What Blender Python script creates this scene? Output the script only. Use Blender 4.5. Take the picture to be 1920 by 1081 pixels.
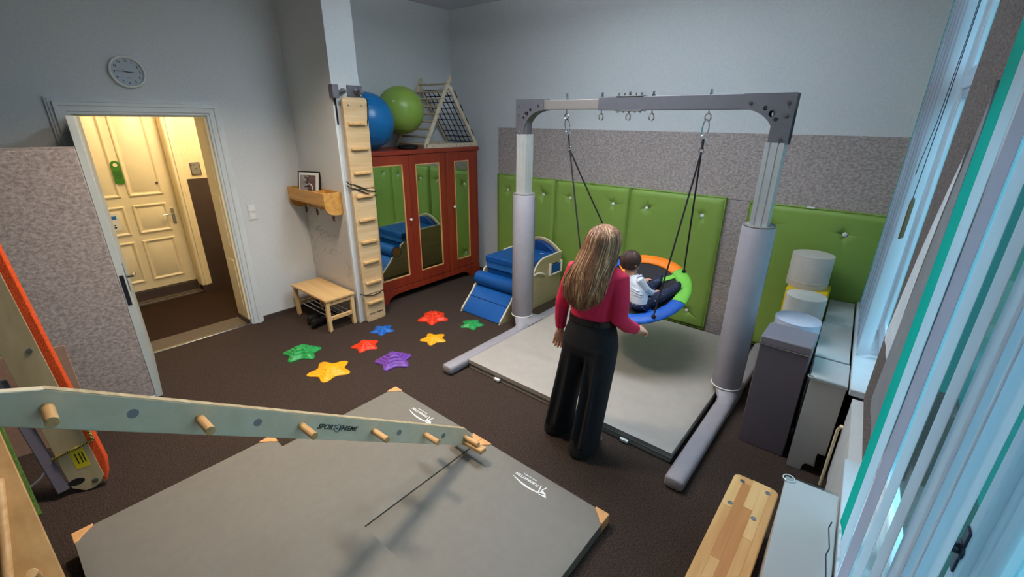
import bpy, bmesh, math, random
from mathutils import Vector, Matrix, Euler, Quaternion
random.seed(7)
PI = math.pi
S = bpy.context.scene
for o in list(bpy.data.objects): bpy.data.objects.remove(o)
COL = S.collection

# ------------------------------------------------------------------ camera, world, lights, exposure
def V(*a): return Vector(a)
yaw, pitch, roll = math.radians(-39.5966), math.radians(20.8424), math.radians(0.5438)
cam_f = V(math.sin(yaw)*math.cos(pitch), math.cos(yaw)*math.cos(pitch), -math.sin(pitch))
cam_r0 = V(math.cos(yaw), -math.sin(yaw), 0); cam_u0 = cam_r0.cross(cam_f)
cam_r = math.cos(roll)*cam_r0 + math.sin(roll)*cam_u0
cam_u = -math.sin(roll)*cam_r0 + math.cos(roll)*cam_u0
cam = bpy.data.cameras.new('camera'); cam_o = bpy.data.objects.new('camera', cam); COL.objects.link(cam_o)
mw = Matrix((cam_r, cam_u, -cam_f)).transposed().to_4x4(); mw.translation = V(0, 0, 2.2)
cam_o.matrix_world = mw
cam.sensor_width = 36.0; cam.lens = 36.0*830.157/1920; cam.clip_start = 0.02; cam.clip_end = 200
S.camera = cam_o

S.view_settings.view_transform = 'Standard'; S.view_settings.look = 'None'
S.view_settings.gamma = 1.0; S.view_settings.use_curve_mapping = False
S.view_settings.exposure = 0.0

world = bpy.data.worlds.new('overcast_daylight'); S.world = world; world.use_nodes = True
wnt = world.node_tree; wn = wnt.nodes['Background']
wtc = wnt.nodes.new('ShaderNodeTexCoord'); wsx = wnt.nodes.new('ShaderNodeSeparateXYZ'); wmr = wnt.nodes.new('ShaderNodeMapRange'); wcr = wnt.nodes.new('ShaderNodeValToRGB')
wnt.links.new(wtc.outputs['Generated'], wsx.inputs[0]); wnt.links.new(wsx.outputs['Z'], wmr.inputs['Value'])
wmr.inputs['From Min'].default_value = -0.5; wmr.inputs['From Max'].default_value = 0.5
wnt.links.new(wmr.outputs['Result'], wcr.inputs['Fac']); wnt.links.new(wcr.outputs['Color'], wn.inputs['Color'])
we = wcr.color_ramp.elements          # shaded street below the horizon, overcast blue sky above it
we[0].position = 0.0; we[0].color = (0.012, 0.050, 0.054, 1); we[1].position = 0.75; we[1].color = (0.46, 0.66, 0.88, 1)
k_ = we.new(0.46); k_.color = (0.012, 0.050, 0.054, 1); k_ = we.new(0.54); k_.color = (0.13, 0.30, 0.36, 1)
wn.inputs['Strength'].default_value = 4.2

def area_light(name, loc, sx, sy, power, color, rot=(0, 0, 0), spread=180):
    l = bpy.data.lights.new(name, 'AREA'); l.shape = 'RECTANGLE'; l.size = sx; l.size_y = sy
    l.energy = power; l.color = color; l.spread = math.radians(spread)
    o = bpy.data.objects.new(name, l); COL.objects.link(o); o.location = loc; o.rotation_euler = rot
    return o
area_light('ceiling_lamp', (-3.1, 1.35, 3.5), .5, .5, 52, (1.0, 0.84, 0.66), spread=122)                      # warm shaded ceiling lamp
area_light('fill_uplight', (-2.0, 2.9, 3.32), 1.8, .6, 100, (0.80, 0.90, 1.0), (PI, 0, 0))                   # unseen fill, added to brighten the upper walls by bounce off the ceiling
area_light('fill_downlight', (-2.0, 2.7, 3.30), 1.8, .6, 22, (0.95, 0.96, 1.0), spread=130)  # second unseen fill, added to lift the room from above
HL = bpy.data.lights.new('hall_lamp', 'POINT'); HL.energy = 46; HL.color = (1.0, 0.82, 0.55); HL.shadow_soft_size = 0.12
hlo = bpy.data.objects.new('hall_lamp', HL); COL.objects.link(hlo); hlo.location = (-6.0, 1.75, 2.6)

# ------------------------------------------------------------------ materials
def lin(c):
    if isinstance(c, str):
        c = [int(c[i:i+2], 16)/255 for i in (0, 2, 4)]
    return tuple(x/12.92 if x <= 0.04045 else ((x+0.055)/1.055)**2.4 for x in c)
MATS = {}
def mat(name, color, rough=0.6, metal=0.0, noise=0.0, scale=8.0, bump=0.0, bscale=None, stretch=(1, 1, 1), spec=0.5,
        color2=None, detail=3.0, contrast=None, sheen=0.0, trans=0.0):
    """procedural principled material; colour varies by a noise between color and color2"""
    m = bpy.data.materials.new(name); m.use_nodes = True; MATS[name] = m
    nt = m.node_tree; b = nt.nodes['Principled BSDF']
    c1 = lin(color)
    b.inputs['Base Color'].default_value = (*c1, 1); b.inputs['Roughness'].default_value = rough
    b.inputs['Metallic'].default_value = metal; b.inputs['Specular IOR Level'].default_value = spec
    if sheen: b.inputs['Sheen Weight'].default_value = sheen
    tc = nt.nodes.new('ShaderNodeTexCoord'); mp = nt.nodes.new('ShaderNodeMapping')
    nt.links.new(tc.outputs['Object'], mp.inputs['Vector']); mp.inputs['Scale'].default_value = stretch
    if color2 or noise:
        n = nt.nodes.new('ShaderNodeTexNoise'); n.inputs['Scale'].default_value = scale; n.inputs['Detail'].default_value = detail
        nt.links.new(mp.outputs['Vector'], n.inputs['Vector'])
        r = nt.nodes.new('ShaderNodeValToRGB')
        lo, hi = contrast or (0.3, 0.7)
        r.color_ramp.elements[0].position = lo; r.color_ramp.elements[1].position = hi
        c2 = lin(color2) if color2 else tuple(min(1, x*(1-noise)) for x in c1)
        if not color2: c1 = tuple(min(1, x*(1+noise*0.6)) for x in c1)
        r.color_ramp.elements[0].color = (*c2, 1); r.color_ramp.elements[1].color = (*c1, 1)
        nt.links.new(n.outputs['Fac'], r.inputs['Fac']); nt.links.new(r.outputs['Color'], b.inputs['Base Color'])
    if bump:
        n2 = nt.nodes.new('ShaderNodeTexNoise'); n2.inputs['Scale'].default_value = bscale or scale; n2.inputs['Detail'].default_value = 4
        nt.links.new(mp.outputs['Vector'], n2.inputs['Vector'])
        bp_ = nt.nodes.new('ShaderNodeBump'); bp_.inputs['Strength'].default_value = bump; bp_.inputs['Distance'].default_value = 0.01
        nt.links.new(n2.outputs['Fac'], bp_.inputs['Height']); nt.links.new(bp_.outputs['Normal'], b.inputs['Normal'])
    if trans:
        t = nt.nodes.new('ShaderNodeBsdfTranslucent'); t.inputs['Color'].default_value = (*c1, 1)
        mx = nt.nodes.new('ShaderNodeMixShader'); mx.inputs['Fac'].default_value = trans
        out = nt.nodes['Material Output']
        nt.links.new(b.outputs['BSDF'], mx.inputs[1]); nt.links.new(t.outputs['BSDF'], mx.inputs[2])
        nt.links.new(mx.outputs['Shader'], out.inputs['Surface'])
    return m

M = {}
M['wall'] = mat('wall_paint', 'd6d7d6', 0.9, noise=0.06, scale=60, bump=0.15, bscale=140)
M['ceiling'] = mat('ceiling_paint', 'd2d6da', 0.9, noise=0.03, scale=3)
M['cream_wall'] = mat('hall_wall_plaster', 'f2e2b8', 0.9, noise=0.1, scale=40, bump=0.4, bscale=60)
M['cream'] = mat('cream_gloss_paint', 'f3e3bd', 0.45, noise=0.05, scale=5)
M['trim'] = mat('white_trim_paint', 'd4d8d8', 0.5, noise=0.06, scale=6)
M['pale_trim'] = mat('grey_white_door_paint', 'c6ccc8', 0.5, noise=0.06, scale=5)
M['carpet'] = mat('needle_felt_carpet', '564840', 0.98, color2='2b221e', scale=150, contrast=(0.35, 0.68), bump=0.5, bscale=220, detail=4, spec=0.1)
M['hall_carpet'] = mat('hall_carpet', '3f3028', 0.98, color2='271c17', scale=120, bump=0.4, bscale=200, spec=0.1)
M['strip'] = mat('threshold_linoleum', '5f544a', 0.55, noise=0.15, scale=25)
M['steel'] = mat('brushed_steel', 'b4b4b4', 0.32, 1.0, noise=0.06, scale=30)
M['chrome'] = mat('chrome', 'd0d0d0', 0.15, 1.0)
M['dark_steel'] = mat('grey_powder_coat', '77757a', 0.45, 0.5, noise=0.05, scale=20)
M['inner_tube'] = mat('pale_grey_tube', '9a918a', 0.4, 0.4)
M['alu'] = mat('anodised_aluminium', 'c9cbc8', 0.38, 0.35, noise=0.04, scale=15)
M['black_metal'] = mat('black_metal', '1c1a1a', 0.4, 0.4)
M['bronze'] = mat('dark_bronze', '33303c', 0.35, 0.5)
M['dado'] = mat('brown_dado_paint', '4a3a36', 0.6, noise=0.12, scale=6)
M['felt'] = mat('grey_acoustic_felt', 'c2b4ae', 0.98, color2='978a85', scale=42, contrast=(0.34, 0.66), bump=0.35, bscale=90, detail=6, spec=0.1, stretch=(1, 1, 1.5))
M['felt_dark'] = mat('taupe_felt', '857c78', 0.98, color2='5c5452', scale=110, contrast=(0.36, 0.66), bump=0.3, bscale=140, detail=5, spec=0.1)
M['green'] = mat('green_vinyl', '8caa4c', 0.55, noise=0.05, scale=6, bump=0.06, bscale=180)
M['green_dark'] = mat('green_vinyl_seam', '5f8330', 0.6)
M['white_plastic'] = mat('white_plastic', 'e8e8e2', 0.35)
M['mat_grey'] = mat('grey_mat_vinyl', '7b766d', 0.55, noise=0.05, scale=20, bump=0.12, bscale=240)
M['mat_side'] = mat('grey_mat_side', '83847f', 0.6, noise=0.05, scale=20)
M['leather'] = mat('tan_leather_corner', 'e0a468', 0.6, noise=0.12, scale=30)
M['crash'] = mat('warm_grey_crash_mat_vinyl', 'aba39a', 0.5, noise=0.05, scale=12, bump=0.15, bscale=30)
M['crash_seam'] = mat('dark_grey_piping', '6a6664', 0.6)
M['pad'] = mat('grey_padding_vinyl', '99949a', 0.5, noise=0.06, scale=10, bump=0.15, bscale=40)
M['logo'] = mat('white_print', 'f0f0ee', 0.6)
M['black_print'] = mat('black_print', '201c1c', 0.6)
M['grey_print'] = mat('grey_print', '8f8c8c', 0.6)
def wood(name, c1, c2, axis, rough=0.5, sc=7.0):
    st = [14, 14, 14]; st['xyz'.index(axis)] = 0.9
    return mat(name, c1, rough, color2=c2, scale=sc, stretch=tuple(x/4 for x in st), detail=6, contrast=(0.3, 0.72), bump=0.03, bscale=30)
M['wood_y'] = wood('pale_plywood_y', 'e0c49a', 'caa877', 'y')
M['wood_x'] = wood('beech_x', 'e2bc84', 'cfa267', 'x')
M['wood_z'] = wood('beech_z', 'e3c08c', 'd0a56e', 'z')
M['pine'] = wood('pine_shelf', 'dba75c', 'bd8437', 'x')
M['peg'] = wood('beech_dowel', 'e3b781', 'c99457', 'x', 0.45, 12)
M['bench_y'] = wood('beech_bench', 'dfb579', 'c8965a', 'y', 0.4)
M['bench_dark'] = wood('beech_lamella_dark', 'c98f58', 'b77f4a', 'y', 0.4)
M['bench_pale'] = wood('beech_lamella_pale', 'e6c389', 'd6ab6e', 'y', 0.4)
M['pale_frame'] = wood('whitewashed_birch', 'ddcbae', 'c6b193', 'z', 0.55)
M['plank'] = wood('greyed_birch_plywood', 'e8dcc0', 'dccfae', 'x', 0.5, 4)
M['plank_edge'] = wood('plywood_edge', 'c7b898', '9f8c6a', 'x', 0.6, 10)
M['khaki'] = wood('khaki_plywood', 'd0bb92', 'b9a27a', 'z', 0.6, 4)
M['rail_wood'] = wood('golden_plywood', 'c49a63', 'aa7f4b', 'x', 0.55, 5)
M['red_wood'] = wood('red_stained_wood', '9c3a22', '852a18', 'z', 0.4, 5)
M['cardboard'] = mat('beige_hardboard', 'b08a74', 0.9, noise=0.1, scale=40)
M['orange_carpet'] = mat('orange_carpet', 'f0571c', 0.95, noise=0.25, scale=120, bump=0.6, bscale=160)
M['green_carpet'] = mat('green_carpet', '4a6a22', 0.95, noise=0.3, scale=120, bump=0.6, bscale=160)
M['yellow_label'] = mat('yellow_label', 'e8d020', 0.6)
M['blue_ball'] = mat('blue_gym_ball', '1070ae', 0.3, noise=0.04, scale=8)
M['green_ball'] = mat('green_gym_ball', '93b14a', 0.35, noise=0.04, scale=8)
M['blue_vinyl'] = mat('blue_vinyl', '0b57a4', 0.42, noise=0.06, scale=10, bump=0.05, bscale=60)
M['blue_dark'] = mat('dark_blue_vinyl', '0a4387', 0.5, noise=0.06, scale=10)
M['blue_light'] = mat('light_blue_vinyl', '2c74bf', 0.4, noise=0.06, scale=10)
M['ply'] = wood('olive_plywood', 'cbb88c', 'b7a275', 'y', 0.55, 4)
M['white_edge'] = mat('pale_plywood_edge', 'efe4cc', 0.5)
M['navy'] = mat('navy_rope', '20263e', 0.8)
M['rope'] = mat('black_rope', '1c1b1e', 0.85, noise=0.2, scale=150)
M['black_mesh'] = mat('black_swing_fabric', '222126', 0.8, noise=0.15, scale=120, bump=0.2, bscale=200)
M['sw_orange'] = mat('orange_swing_fabric', 'ff8410', 0.6, noise=0.05, scale=20, bump=0.2, bscale=25)
M['sw_green'] = mat('lime_swing_fabric', '74c044', 0.6, noise=0.05, scale=20, bump=0.2, bscale=25)
M['sw_blue'] = mat('blue_swing_fabric', '0c55b4', 0.55, noise=0.05, scale=20, bump=0.2, bscale=25)
M['foam_white'] = mat('cream_white_foam', 'd8cfc2', 0.6, noise=0.04, scale=15)
M['foam_blue'] = mat('pale_blue_foam_vinyl', 'b6bccb', 0.5, noise=0.04, scale=10)
M['yellow_foam'] = mat('yellow_foam', 'f2c80a', 0.5)
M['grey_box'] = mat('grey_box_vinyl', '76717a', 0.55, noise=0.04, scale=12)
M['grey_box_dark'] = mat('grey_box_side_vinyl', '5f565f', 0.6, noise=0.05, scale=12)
M['white_lam'] = mat('white_laminate', 'b2b2b0', 0.3, noise=0.02, scale=4)
M['slat_white'] = mat('white_blind_fabric', 'eceef2', 0.7, noise=0.04, scale=80, stretch=(1, 1, 0.05), trans=0.6)
M['slat_lilac'] = mat('lilac_blind_fabric', 'd6d0da', 0.7, noise=0.05, scale=80, stretch=(1, 1, 0.05), trans=0.5)
M['slat_teal'] = mat('teal_blind_fabric', '10d2c2', 0.7, noise=0.04, scale=80, trans=0.6)
M['pvc'] = mat('white_window_paint', 'e6eff5', 0.4, noise=0.03, scale=4)
M['sill'] = mat('white_sill_paint', 'ccd8de', 0.35, noise=0.06, scale=6)
M['brown_tag'] = mat('brown_tag', '6b4d22', 0.6)
M['drape'] = mat('grey_blue_cloth', 'dfe8ee', 0.7, noise=0.08, scale=12)
M['drape_dark'] = mat('dark_grey_cloth', '8d9296', 0.8, noise=0.08, scale=12)
M['clock_face'] = mat('grey_clock_face', 'b9bfc6', 0.4)
M['paper'] = mat('white_paper', 'e8e6e0', 0.8)
M['photo_dark'] = mat('brown_photo_print', '6d5450', 0.5, noise=0.4, scale=30)
M['photo_grey'] = mat('grey_photo_print', '9c9492', 0.5, noise=0.3, scale=30)
M['hanger_green'] = mat('green_card', '3f7d1c', 0.5)
M['socket'] = mat('white_socket_plastic', 'dadada', 0.35)
M['skin'] = mat('skin', 'dca68c', 0.5, noise=0.05, scale=30)
M['pink_top'] = mat('raspberry_jersey', 'df2450', 0.8, noise=0.06, scale=25, bump=0.25, bscale=18)
M['trouser'] = mat('black_trouser_cloth', '17151a', 0.85, noise=0.1, scale=15, bump=0.2, bscale=14)
M['belt'] = mat('black_belt_leather', '141214', 0.35)
M['hair_brown'] = mat('light_brown_hair', '94664a', 0.5, noise=0.25, scale=30, stretch=(1, 1, 0.2))
M['hair_blonde'] = mat('blonde_hair_strand', 'e8c496', 0.45, noise=0.2, scale=30, stretch=(1, 1, 0.2))
M['hair_child'] = mat('dark_brown_hair', '4a332b', 0.55, noise=0.3, scale=60)
M['child_top'] = mat('white_cotton', 'd4d8e4', 0.85, noise=0.04, scale=20, bump=0.3, bscale=22)
M['child_pants'] = mat('navy_patterned_cotton', '1b2140', 0.85, color2='8d94ac', scale=42, contrast=(0.30, 0.40))
M['shoe'] = mat('black_shoe', '1a1819', 0.5)
M['eye'] = mat('dark_eye', '2a2420', 0.2)
M['lip'] = mat('lip', 'b9655c', 0.5)

def make_marble():
    m = bpy.data.materials.new('marble_pattern'); m.use_nodes = True; nt = m.node_tree; b = nt.nodes['Principled BSDF']
    b.inputs['Roughness'].default_value = 0.4
    tc = nt.nodes.new('ShaderNodeTexCoord'); n = nt.nodes.new('ShaderNodeTexNoise'); n.inputs['Scale'].default_value = 2.2; n.inputs['Detail'].default_value = 7
    n.inputs['Distortion'].default_value = 1.2
    r = nt.nodes.new('ShaderNodeValToRGB'); e = r.color_ramp.elements
    e[0].position = 0.492; e[0].color = (*lin('c4beb8'), 1); e[1].position = 0.508; e[1].color = (*lin('c6c0ba'), 1)
    k = e.new(0.5); k.color = (*lin('a09a95'), 1)
    nt.links.new(tc.outputs['Object'], n.inputs['Vector']); nt.links.new(n.outputs['Fac'], r.inputs['Fac']); nt.links.new(r.outputs['Color'], b.inputs['Base Color'])
    return m
M['marble'] = make_marble()
def make_glass(name, tint, refl=0.12):
    m = bpy.data.materials.new(name); m.use_nodes = True; nt = m.node_tree
    for n in list(nt.nodes):
        if n.type == 'BSDF_PRINCIPLED': nt.nodes.remove(n)
    t = nt.nodes.new('ShaderNodeBsdfTransparent'); t.inputs['Color'].default_value = (*tint, 1)
    g = nt.nodes.new('ShaderNodeBsdfGlossy'); g.inputs['Roughness'].default_value = 0.02; g.inputs['Color'].default_value = (0.9, 1, 1, 1)
    mx = nt.nodes.new('ShaderNodeMixShader'); mx.inputs['Fac'].default_value = refl
    nt.links.new(t.outputs[0], mx.inputs[1]); nt.links.new(g.outputs[0], mx.inputs[2])
    nt.links.new(mx.outputs[0], nt.nodes['Material Output'].inputs['Surface'])
    return m
M['glass'] = make_glass('window_glass', (0.72, 0.93, 0.94))
M['clear'] = make_glass('clear_plastic', (0.86, 0.9, 0.9))
M['mirror'] = mat('mirror_glass', 'c9d8c8', 0.03, 1.0)
def make_lit_rope():
    m = bpy.data.materials.new('black_yellow_rope'); m.use_nodes = True; nt = m.node_tree; b = nt.nodes['Principled BSDF']
    tc = nt.nodes.new('ShaderNodeTexCoord'); c = nt.nodes.new('ShaderNodeTexChecker'); c.inputs['Scale'].default_value = 110
    c.inputs['Color1'].default_value = (*lin('c9b44a'), 1); c.inputs['Color2'].default_value = (*lin('1f1b16'), 1)
    nt.links.new(tc.outputs['Object'], c.inputs['Vector']); nt.links.new(c.outputs['Color'], b.inputs['Base Color']); b.inputs['Roughness'].default_value = 0.8
    return m
M['yb_rope'] = make_lit_rope()

# ------------------------------------------------------------------ builders
SK = math.radians(2.5)                 # the window wall is not quite square to the far wall
RP = Matrix.Rotation(SK, 4, 'Z')
BASE = {}
def thing(name, label, cat, base, group=None, skew=False, kind=None):
    o = bpy.data.objects.new(name, None); COL.objects.link(o); o.empty_display_size = 0.1
    b = Vector(base); BASE[o] = b
    o.location = (RP @ b) if skew else b
    if skew: o.rotation_euler = (0, 0, SK)
    if label: o['label'] = label
    if cat: o['category'] = cat
    if group: o['group'] = group
    if kind: o['kind'] = kind
    return o
class B:
    """collects geometry in build space, then links it as one mesh object"""
    def __init__(s): s.bm = bmesh.new()
    def _add(s, verts, faces):
        vs = [s.bm.verts.new(v) for v in verts]
        for f in faces:
            try: s.bm.faces.new([vs[i] for i in f])
            except ValueError: pass
        return vs
    def box(s, a, b, m=None):
        x0, y0, z0 = [min(a[i], b[i]) for i in range(3)]; x1, y1, z1 = [max(a[i], b[i]) for i in range(3)]
        vs = [V(x, y, z) for z in (z0, z1) for x, y in ((x0, y0), (x1, y0), (x1, y1), (x0, y1))]
        if m is not None: vs = [m @ v for v in vs]
        s._add(vs, [(0, 3, 2, 1), (4, 5, 6, 7), (0, 1, 5, 4), (1, 2, 6, 5), (2, 3, 7, 6), (3, 0, 4, 7)]); return s
    def ring_loft(s, rings, cap=True, closed=False):
        n = len(rings[0]); vs = [s.bm.verts.new(p) for r in rings for p in r]
        k = len(rings)
        for i in range(k if closed else k-1):
            for j in range(n):
                a = i*n+j; b = i*n+(j+1) % n; c = ((i+1) % k)*n+(j+1) % n; d = ((i+1) % k)*n+j
                s.bm.faces.new([vs[a], vs[b], vs[c], vs[d]])
        if cap and not closed:
            s.bm.faces.new([vs[j] for j in range(n)][::-1]); s.bm.faces.new([vs[(k-1)*n+j] for j in range(n)])
        return s
    def cyl(s, p0, p1, r0, r1=None, seg=16, cap=True):
        p0, p1 = Vector(p0), Vector(p1); r1 = r0 if r1 is None else r1
        d = (p1-p0).normalized(); u = d.orthogonal().normalized(); v = d.cross(u)
        rg = [[p+r*(math.cos(2*PI*j/seg)*u+math.sin(2*PI*j/seg)*v) for j in range(seg)] for p, r in ((p0, r0), (p1, r1))]
        return s.ring_loft(rg, cap)
    def tube(s, pts, r, seg=8, closed=False, flat=1.0, up=None):
        pts = [Vector(p) for p in pts]; n = len(pts); rs = r if isinstance(r, (list, tuple)) else [r]*n
        rings = []; u = None
        for i, p in enumerate(pts):
            if closed: d = (pts[(i+1) % n]-pts[i-1]).normalized()
            else: d = (pts[min(i+1, n-1)]-pts[max(i-1, 0)]).normalized()
            if up is not None: u = (Vector(up)-d*d.dot(Vector(up))).normalized()
            elif u is None: u = d.orthogonal().normalized()
            else: u = (u-d*d.dot(u)).normalized()
            v = d.cross(u)
            rings.append([p+rs[i]*(math.cos(2*PI*j/seg)*u*flat+math.sin(2*PI*j/seg)*v) for j in range(seg)])
        return s.ring_loft(rings, True, closed)
    def prism(s, poly, o, ux, uy, un, depth):
        """polygon (2-D) placed at o with axes ux, uy, extruded along un by depth"""
        o, ux, uy, un = Vector(o), Vector(ux), Vector(uy), Vector(un)
        n = len(poly); lo = [s.bm.verts.new(o+ux*x+uy*y) for x, y in poly]; hi = [s.bm.verts.new(o+ux*x+uy*y+un*depth) for x, y in poly]
        s.bm.faces.new(lo[::-1]); s.bm.faces.new(hi)
        for i in range(n): s.bm.faces.new([lo[i], lo[(i+1) % n], hi[(i+1) % n], hi[i]])
        return s
    def lathe(s, prof, c, seg=32, axis=None):
        c = Vector(c); q = Matrix.Identity(3)
        if axis is not None: q = Vector((0, 0, 1)).rotation_difference(Vector(axis)).to_matrix()
        rg = [[c+q @ V(r*math.cos(2*PI*j/seg), r*math.sin(2*PI*j/seg), z) for j in range(seg)] for r, z in prof]
        return s.ring_loft(rg, True)
    def sphere(s, c, r, seg=24, rings=14, sc=(1, 1, 1), rot=None):
        c = Vector(c); R = rot or Matrix.Identity(3)
        rg = []
        for i in range(rings+1):
            t = PI*(i+0.02 if i == 0 else (i-0.02 if i == rings else i))/rings
            rg.append([c+R @ V(r*sc[0]*math.sin(t)*math.cos(2*PI*j/seg), r*sc[1]*math.sin(t)*math.sin(2*PI*j/seg), r*sc[2]*math.cos(t)) for j in range(seg)])
        return s.ring_loft(rg, True)
    def torus(s, c, R, r, axis=(0, 0, 1), seg=24, rseg=8, a0=0, a1=2*PI, sx=1.0):
        c = Vector(c); q = Vector((0, 0, 1)).rotation_difference(Vector(axis)).to_matrix()
        full = abs(a1-a0-2*PI) < 1e-6; n = seg if full else seg+1
        pts = [c+q @ V(R*sx*math.cos(a0+(a1-a0)*i/seg), R*math.sin(a0+(a1-a0)*i/seg), 0) for i in range(n)]
        return s.tube(pts, r, rseg, closed=full)
    def obj(s, name, m, parent=None, label=None, cat=None, group=None, kind=None, base=None, skew=False, bevel=0, bseg=2, smooth=40, remesh=0, subd=0, smoothit=0):
        bmesh.ops.recalc_face_normals(s.bm, faces=s.bm.faces[:])
        root = parent
        while root is not None and root.parent is not None: root = root.parent
        if root is not None: b = BASE[root]
        else: b = Vector(base) if base is not None else V(0, 0, 0)
        for v in s.bm.verts: v.co -= b
        me = bpy.data.meshes.new(name); s.bm.to_mesh(me); s.bm.free()
        o = bpy.data.objects.new(name, me); COL.objects.link(o)
        me.materials.append(M[m] if isinstance(m, str) else m)
        if remesh or smoothit:
            if remesh:
                md = o.modifiers.new('remesh', 'REMESH'); md.mode = 'VOXEL'; md.voxel_size = remesh; md.use_smooth_shade = True
            if smoothit:
                ms = o.modifiers.new('smooth', 'SMOOTH'); ms.iterations = smoothit; ms.factor = 0.5
            dg = bpy.context.evaluated_depsgraph_get(); ev = o.evaluated_get(dg)
            me2 = bpy.data.meshes.new_from_object(ev); o.modifiers.clear(); old = o.data; o.data = me2; me2.name = name
            bpy.data.meshes.remove(old); me = me2
        for p in me.polygons: p.use_smooth = True
        try: me.set_sharp_from_angle(angle=math.radians(smooth))
        except Exception: pass
        if bevel:
            bv = o.modifiers.new('bevel', 'BEVEL'); bv.width = bevel; bv.segments = bseg; bv.limit_method = 'ANGLE'; bv.angle_limit = math.radians(40)
        if subd:
            sb = o.modifiers.new('subdivision', 'SUBSURF'); sb.levels = subd; sb.render_levels = subd
        if parent is not None: o.parent = parent
        else:
            BASE[o] = b; o.location = (RP @ b) if skew else b
            if skew: o.rotation_euler = (0, 0, SK)
        if label: o['label'] = label
        if cat: o['category'] = cat
        if group: o['group'] = group
        if kind: o['kind'] = kind
        return o
def box(a, b): return B().box(a, b)
def text(name, s, size, o, ux, uy, m, parent, depth=0.0006, align='CENTER', shear=0.0, bold=0.0, label=None):
    cu = bpy.data.curves.new(name, 'FONT'); cu.body = s; cu.size = size; cu.align_x = align; cu.align_y = 'CENTER'
    cu.extrude = depth; cu.shear = shear; cu.offset = bold; cu.resolution_u = 3
    t = bpy.data.objects.new(name, cu); COL.objects.link(t)
    dg = bpy.context.evaluated_depsgraph_get(); me = bpy.data.meshes.new_from_object(t.evaluated_get(dg))
    bpy.data.objects.remove(t); bpy.data.curves.remove(cu)
    ux, uy = Vector(ux).normalized(), Vector(uy).normalized(); un = ux.cross(uy)
    mm = Matrix((ux, uy, un)).transposed().to_4x4(); mm.translation = Vector(o)
    bm = bmesh.new(); bm.from_mesh(me); bpy.data.meshes.remove(me); bm.transform(mm)
    b = B(); b.bm.free(); b.bm = bm
    return b.obj(name, m, parent, label=label)

# ================================================================== SETTING
XL, YF, YB, ZC, XR = -5.2, 4.87, -2.6, 3.6, 0.335
st = dict(kind='structure')
box((XL, YB-.1, -.1), (0.9, YF+.1, 0)).obj('floor', 'carpet', **st)
box((XL-.1, YB-.1, ZC), (0.9, YF+.1, ZC+.1)).obj('ceiling', 'ceiling', **st)
w = B(); w.box((XL-.3, YB-.1, 0), (XL, .67, ZC)); w.box((XL-.3, 1.63, 0), (XL, YF+.1, ZC)); w.box((XL-.3, .67, 2.21), (XL, 1.63, ZC))
w.obj('wall_left', 'wall', **st)
box((XL, YF, 0), (0.24, YF+.15, ZC)).obj('wall_far', 'wall', **st)
box((XL, YB-.15, 0), (0.9, YB, ZC)).obj('wall_back', 'wall', **st)
# window wall with two openings (skewed)
W1, W2, ZS, ZT = (3.05, 4.74), (0.05, 2.28), 0.72, 3.3
w = B()
for y0, y1, t_ in ((YB-.2, W2[0], .10), (W2[1], 2.7, .10), (2.7, W1[0], .10), (W1[1], 5.1, .10)): w.box((XR, y0, 0), (XR+t_, y1, ZC))
for (y0, y1), t_ in ((W1, .10), (W2, .10)): w.box((XR, y0, 0), (XR+t_, y1, ZS-.02)); w.box((XR, y0, ZT), (XR+t_, y1, ZC))
w.obj('wall_right', 'wall', skew=True, **st)
# pilaster with marble-look panel
pil = box((XL, 2.46, 0), (-4.3, 2.76, ZC)).obj('wall_pilaster', 'wall', base=(XL, 2.46, 0), **st)
box((XL+.004, 2.452, .0), (-4.31, 2.46, .30)).obj('marble_panel', 'marble', pil, bevel=.001)
box((XL+.004, 2.452, .305), (-4.31, 2.46, 1.25)).obj('marble_panel', 'marble', pil, bevel=.001)
box((-4.318, 2.448, 0), (-4.285, 2.475, 2.32)).obj('corner_guard', 'trim', pil, bevel=.003)
# baseboards
box((XL, 1.76, 0), (XL+.012, 2.452, .05)).obj('baseboard_left', 'dado', **st)
box((-4.45, YF-.015, 0), (-4.3, YF, .06)).obj('baseboard_far', 'trim', **st)
box((XL, YF-.01, 2.05), (-4.28, YF, 2.075)).obj('trim_1', 'wall', **st)
# door surround: stepped architrave
def architrave(name, x, y0, y1, z, prof, m, z0=0.0, parent=None):
    """mitred door surround swept round the opening; prof = (distance outward, thickness) pairs"""
    rings = [[V(x+t, y0-o, z0) for o, t in prof], [V(x+t, y0-o, z+o) for o, t in prof], [V(x+t, y1+o, z+o) for o, t in prof], [V(x+t, y1+o, z0) for o, t in prof]]
    return B().ring_loft(rings).obj(name, m, parent, smooth=15, **({} if parent else st))
def mitred(x0, x1, y0, z0, y1, z1, w_, lean=0.0):
    """picture-frame moulding in the y-z plane"""
    def rg(x, i): return [V(x, y0+i, z0+i), V(x, y1-i, z0+i), V(x, y1-i, z1-i), V(x, y0+i, z1-i)]
    return B().ring_loft([rg(x0, 0), rg(x0+(x1-x0)*.6, .001), rg(x1, w_*.3), rg(x1, w_*.55), rg(x0+(x1-x0)*.3, w_), rg(x0, w_)], cap=False, closed=True)
architrave('trim_2', XL, .667, 1.633, 2.213, [(0, -.005), (0, .022), (.018, .024), (.022, .034), (.060, .036), (.066, .046), (.090, .046), (.096, .030), (.112, .028), (.116, .018), (.128, .016), (.128, -.005)], 'trim')
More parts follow.
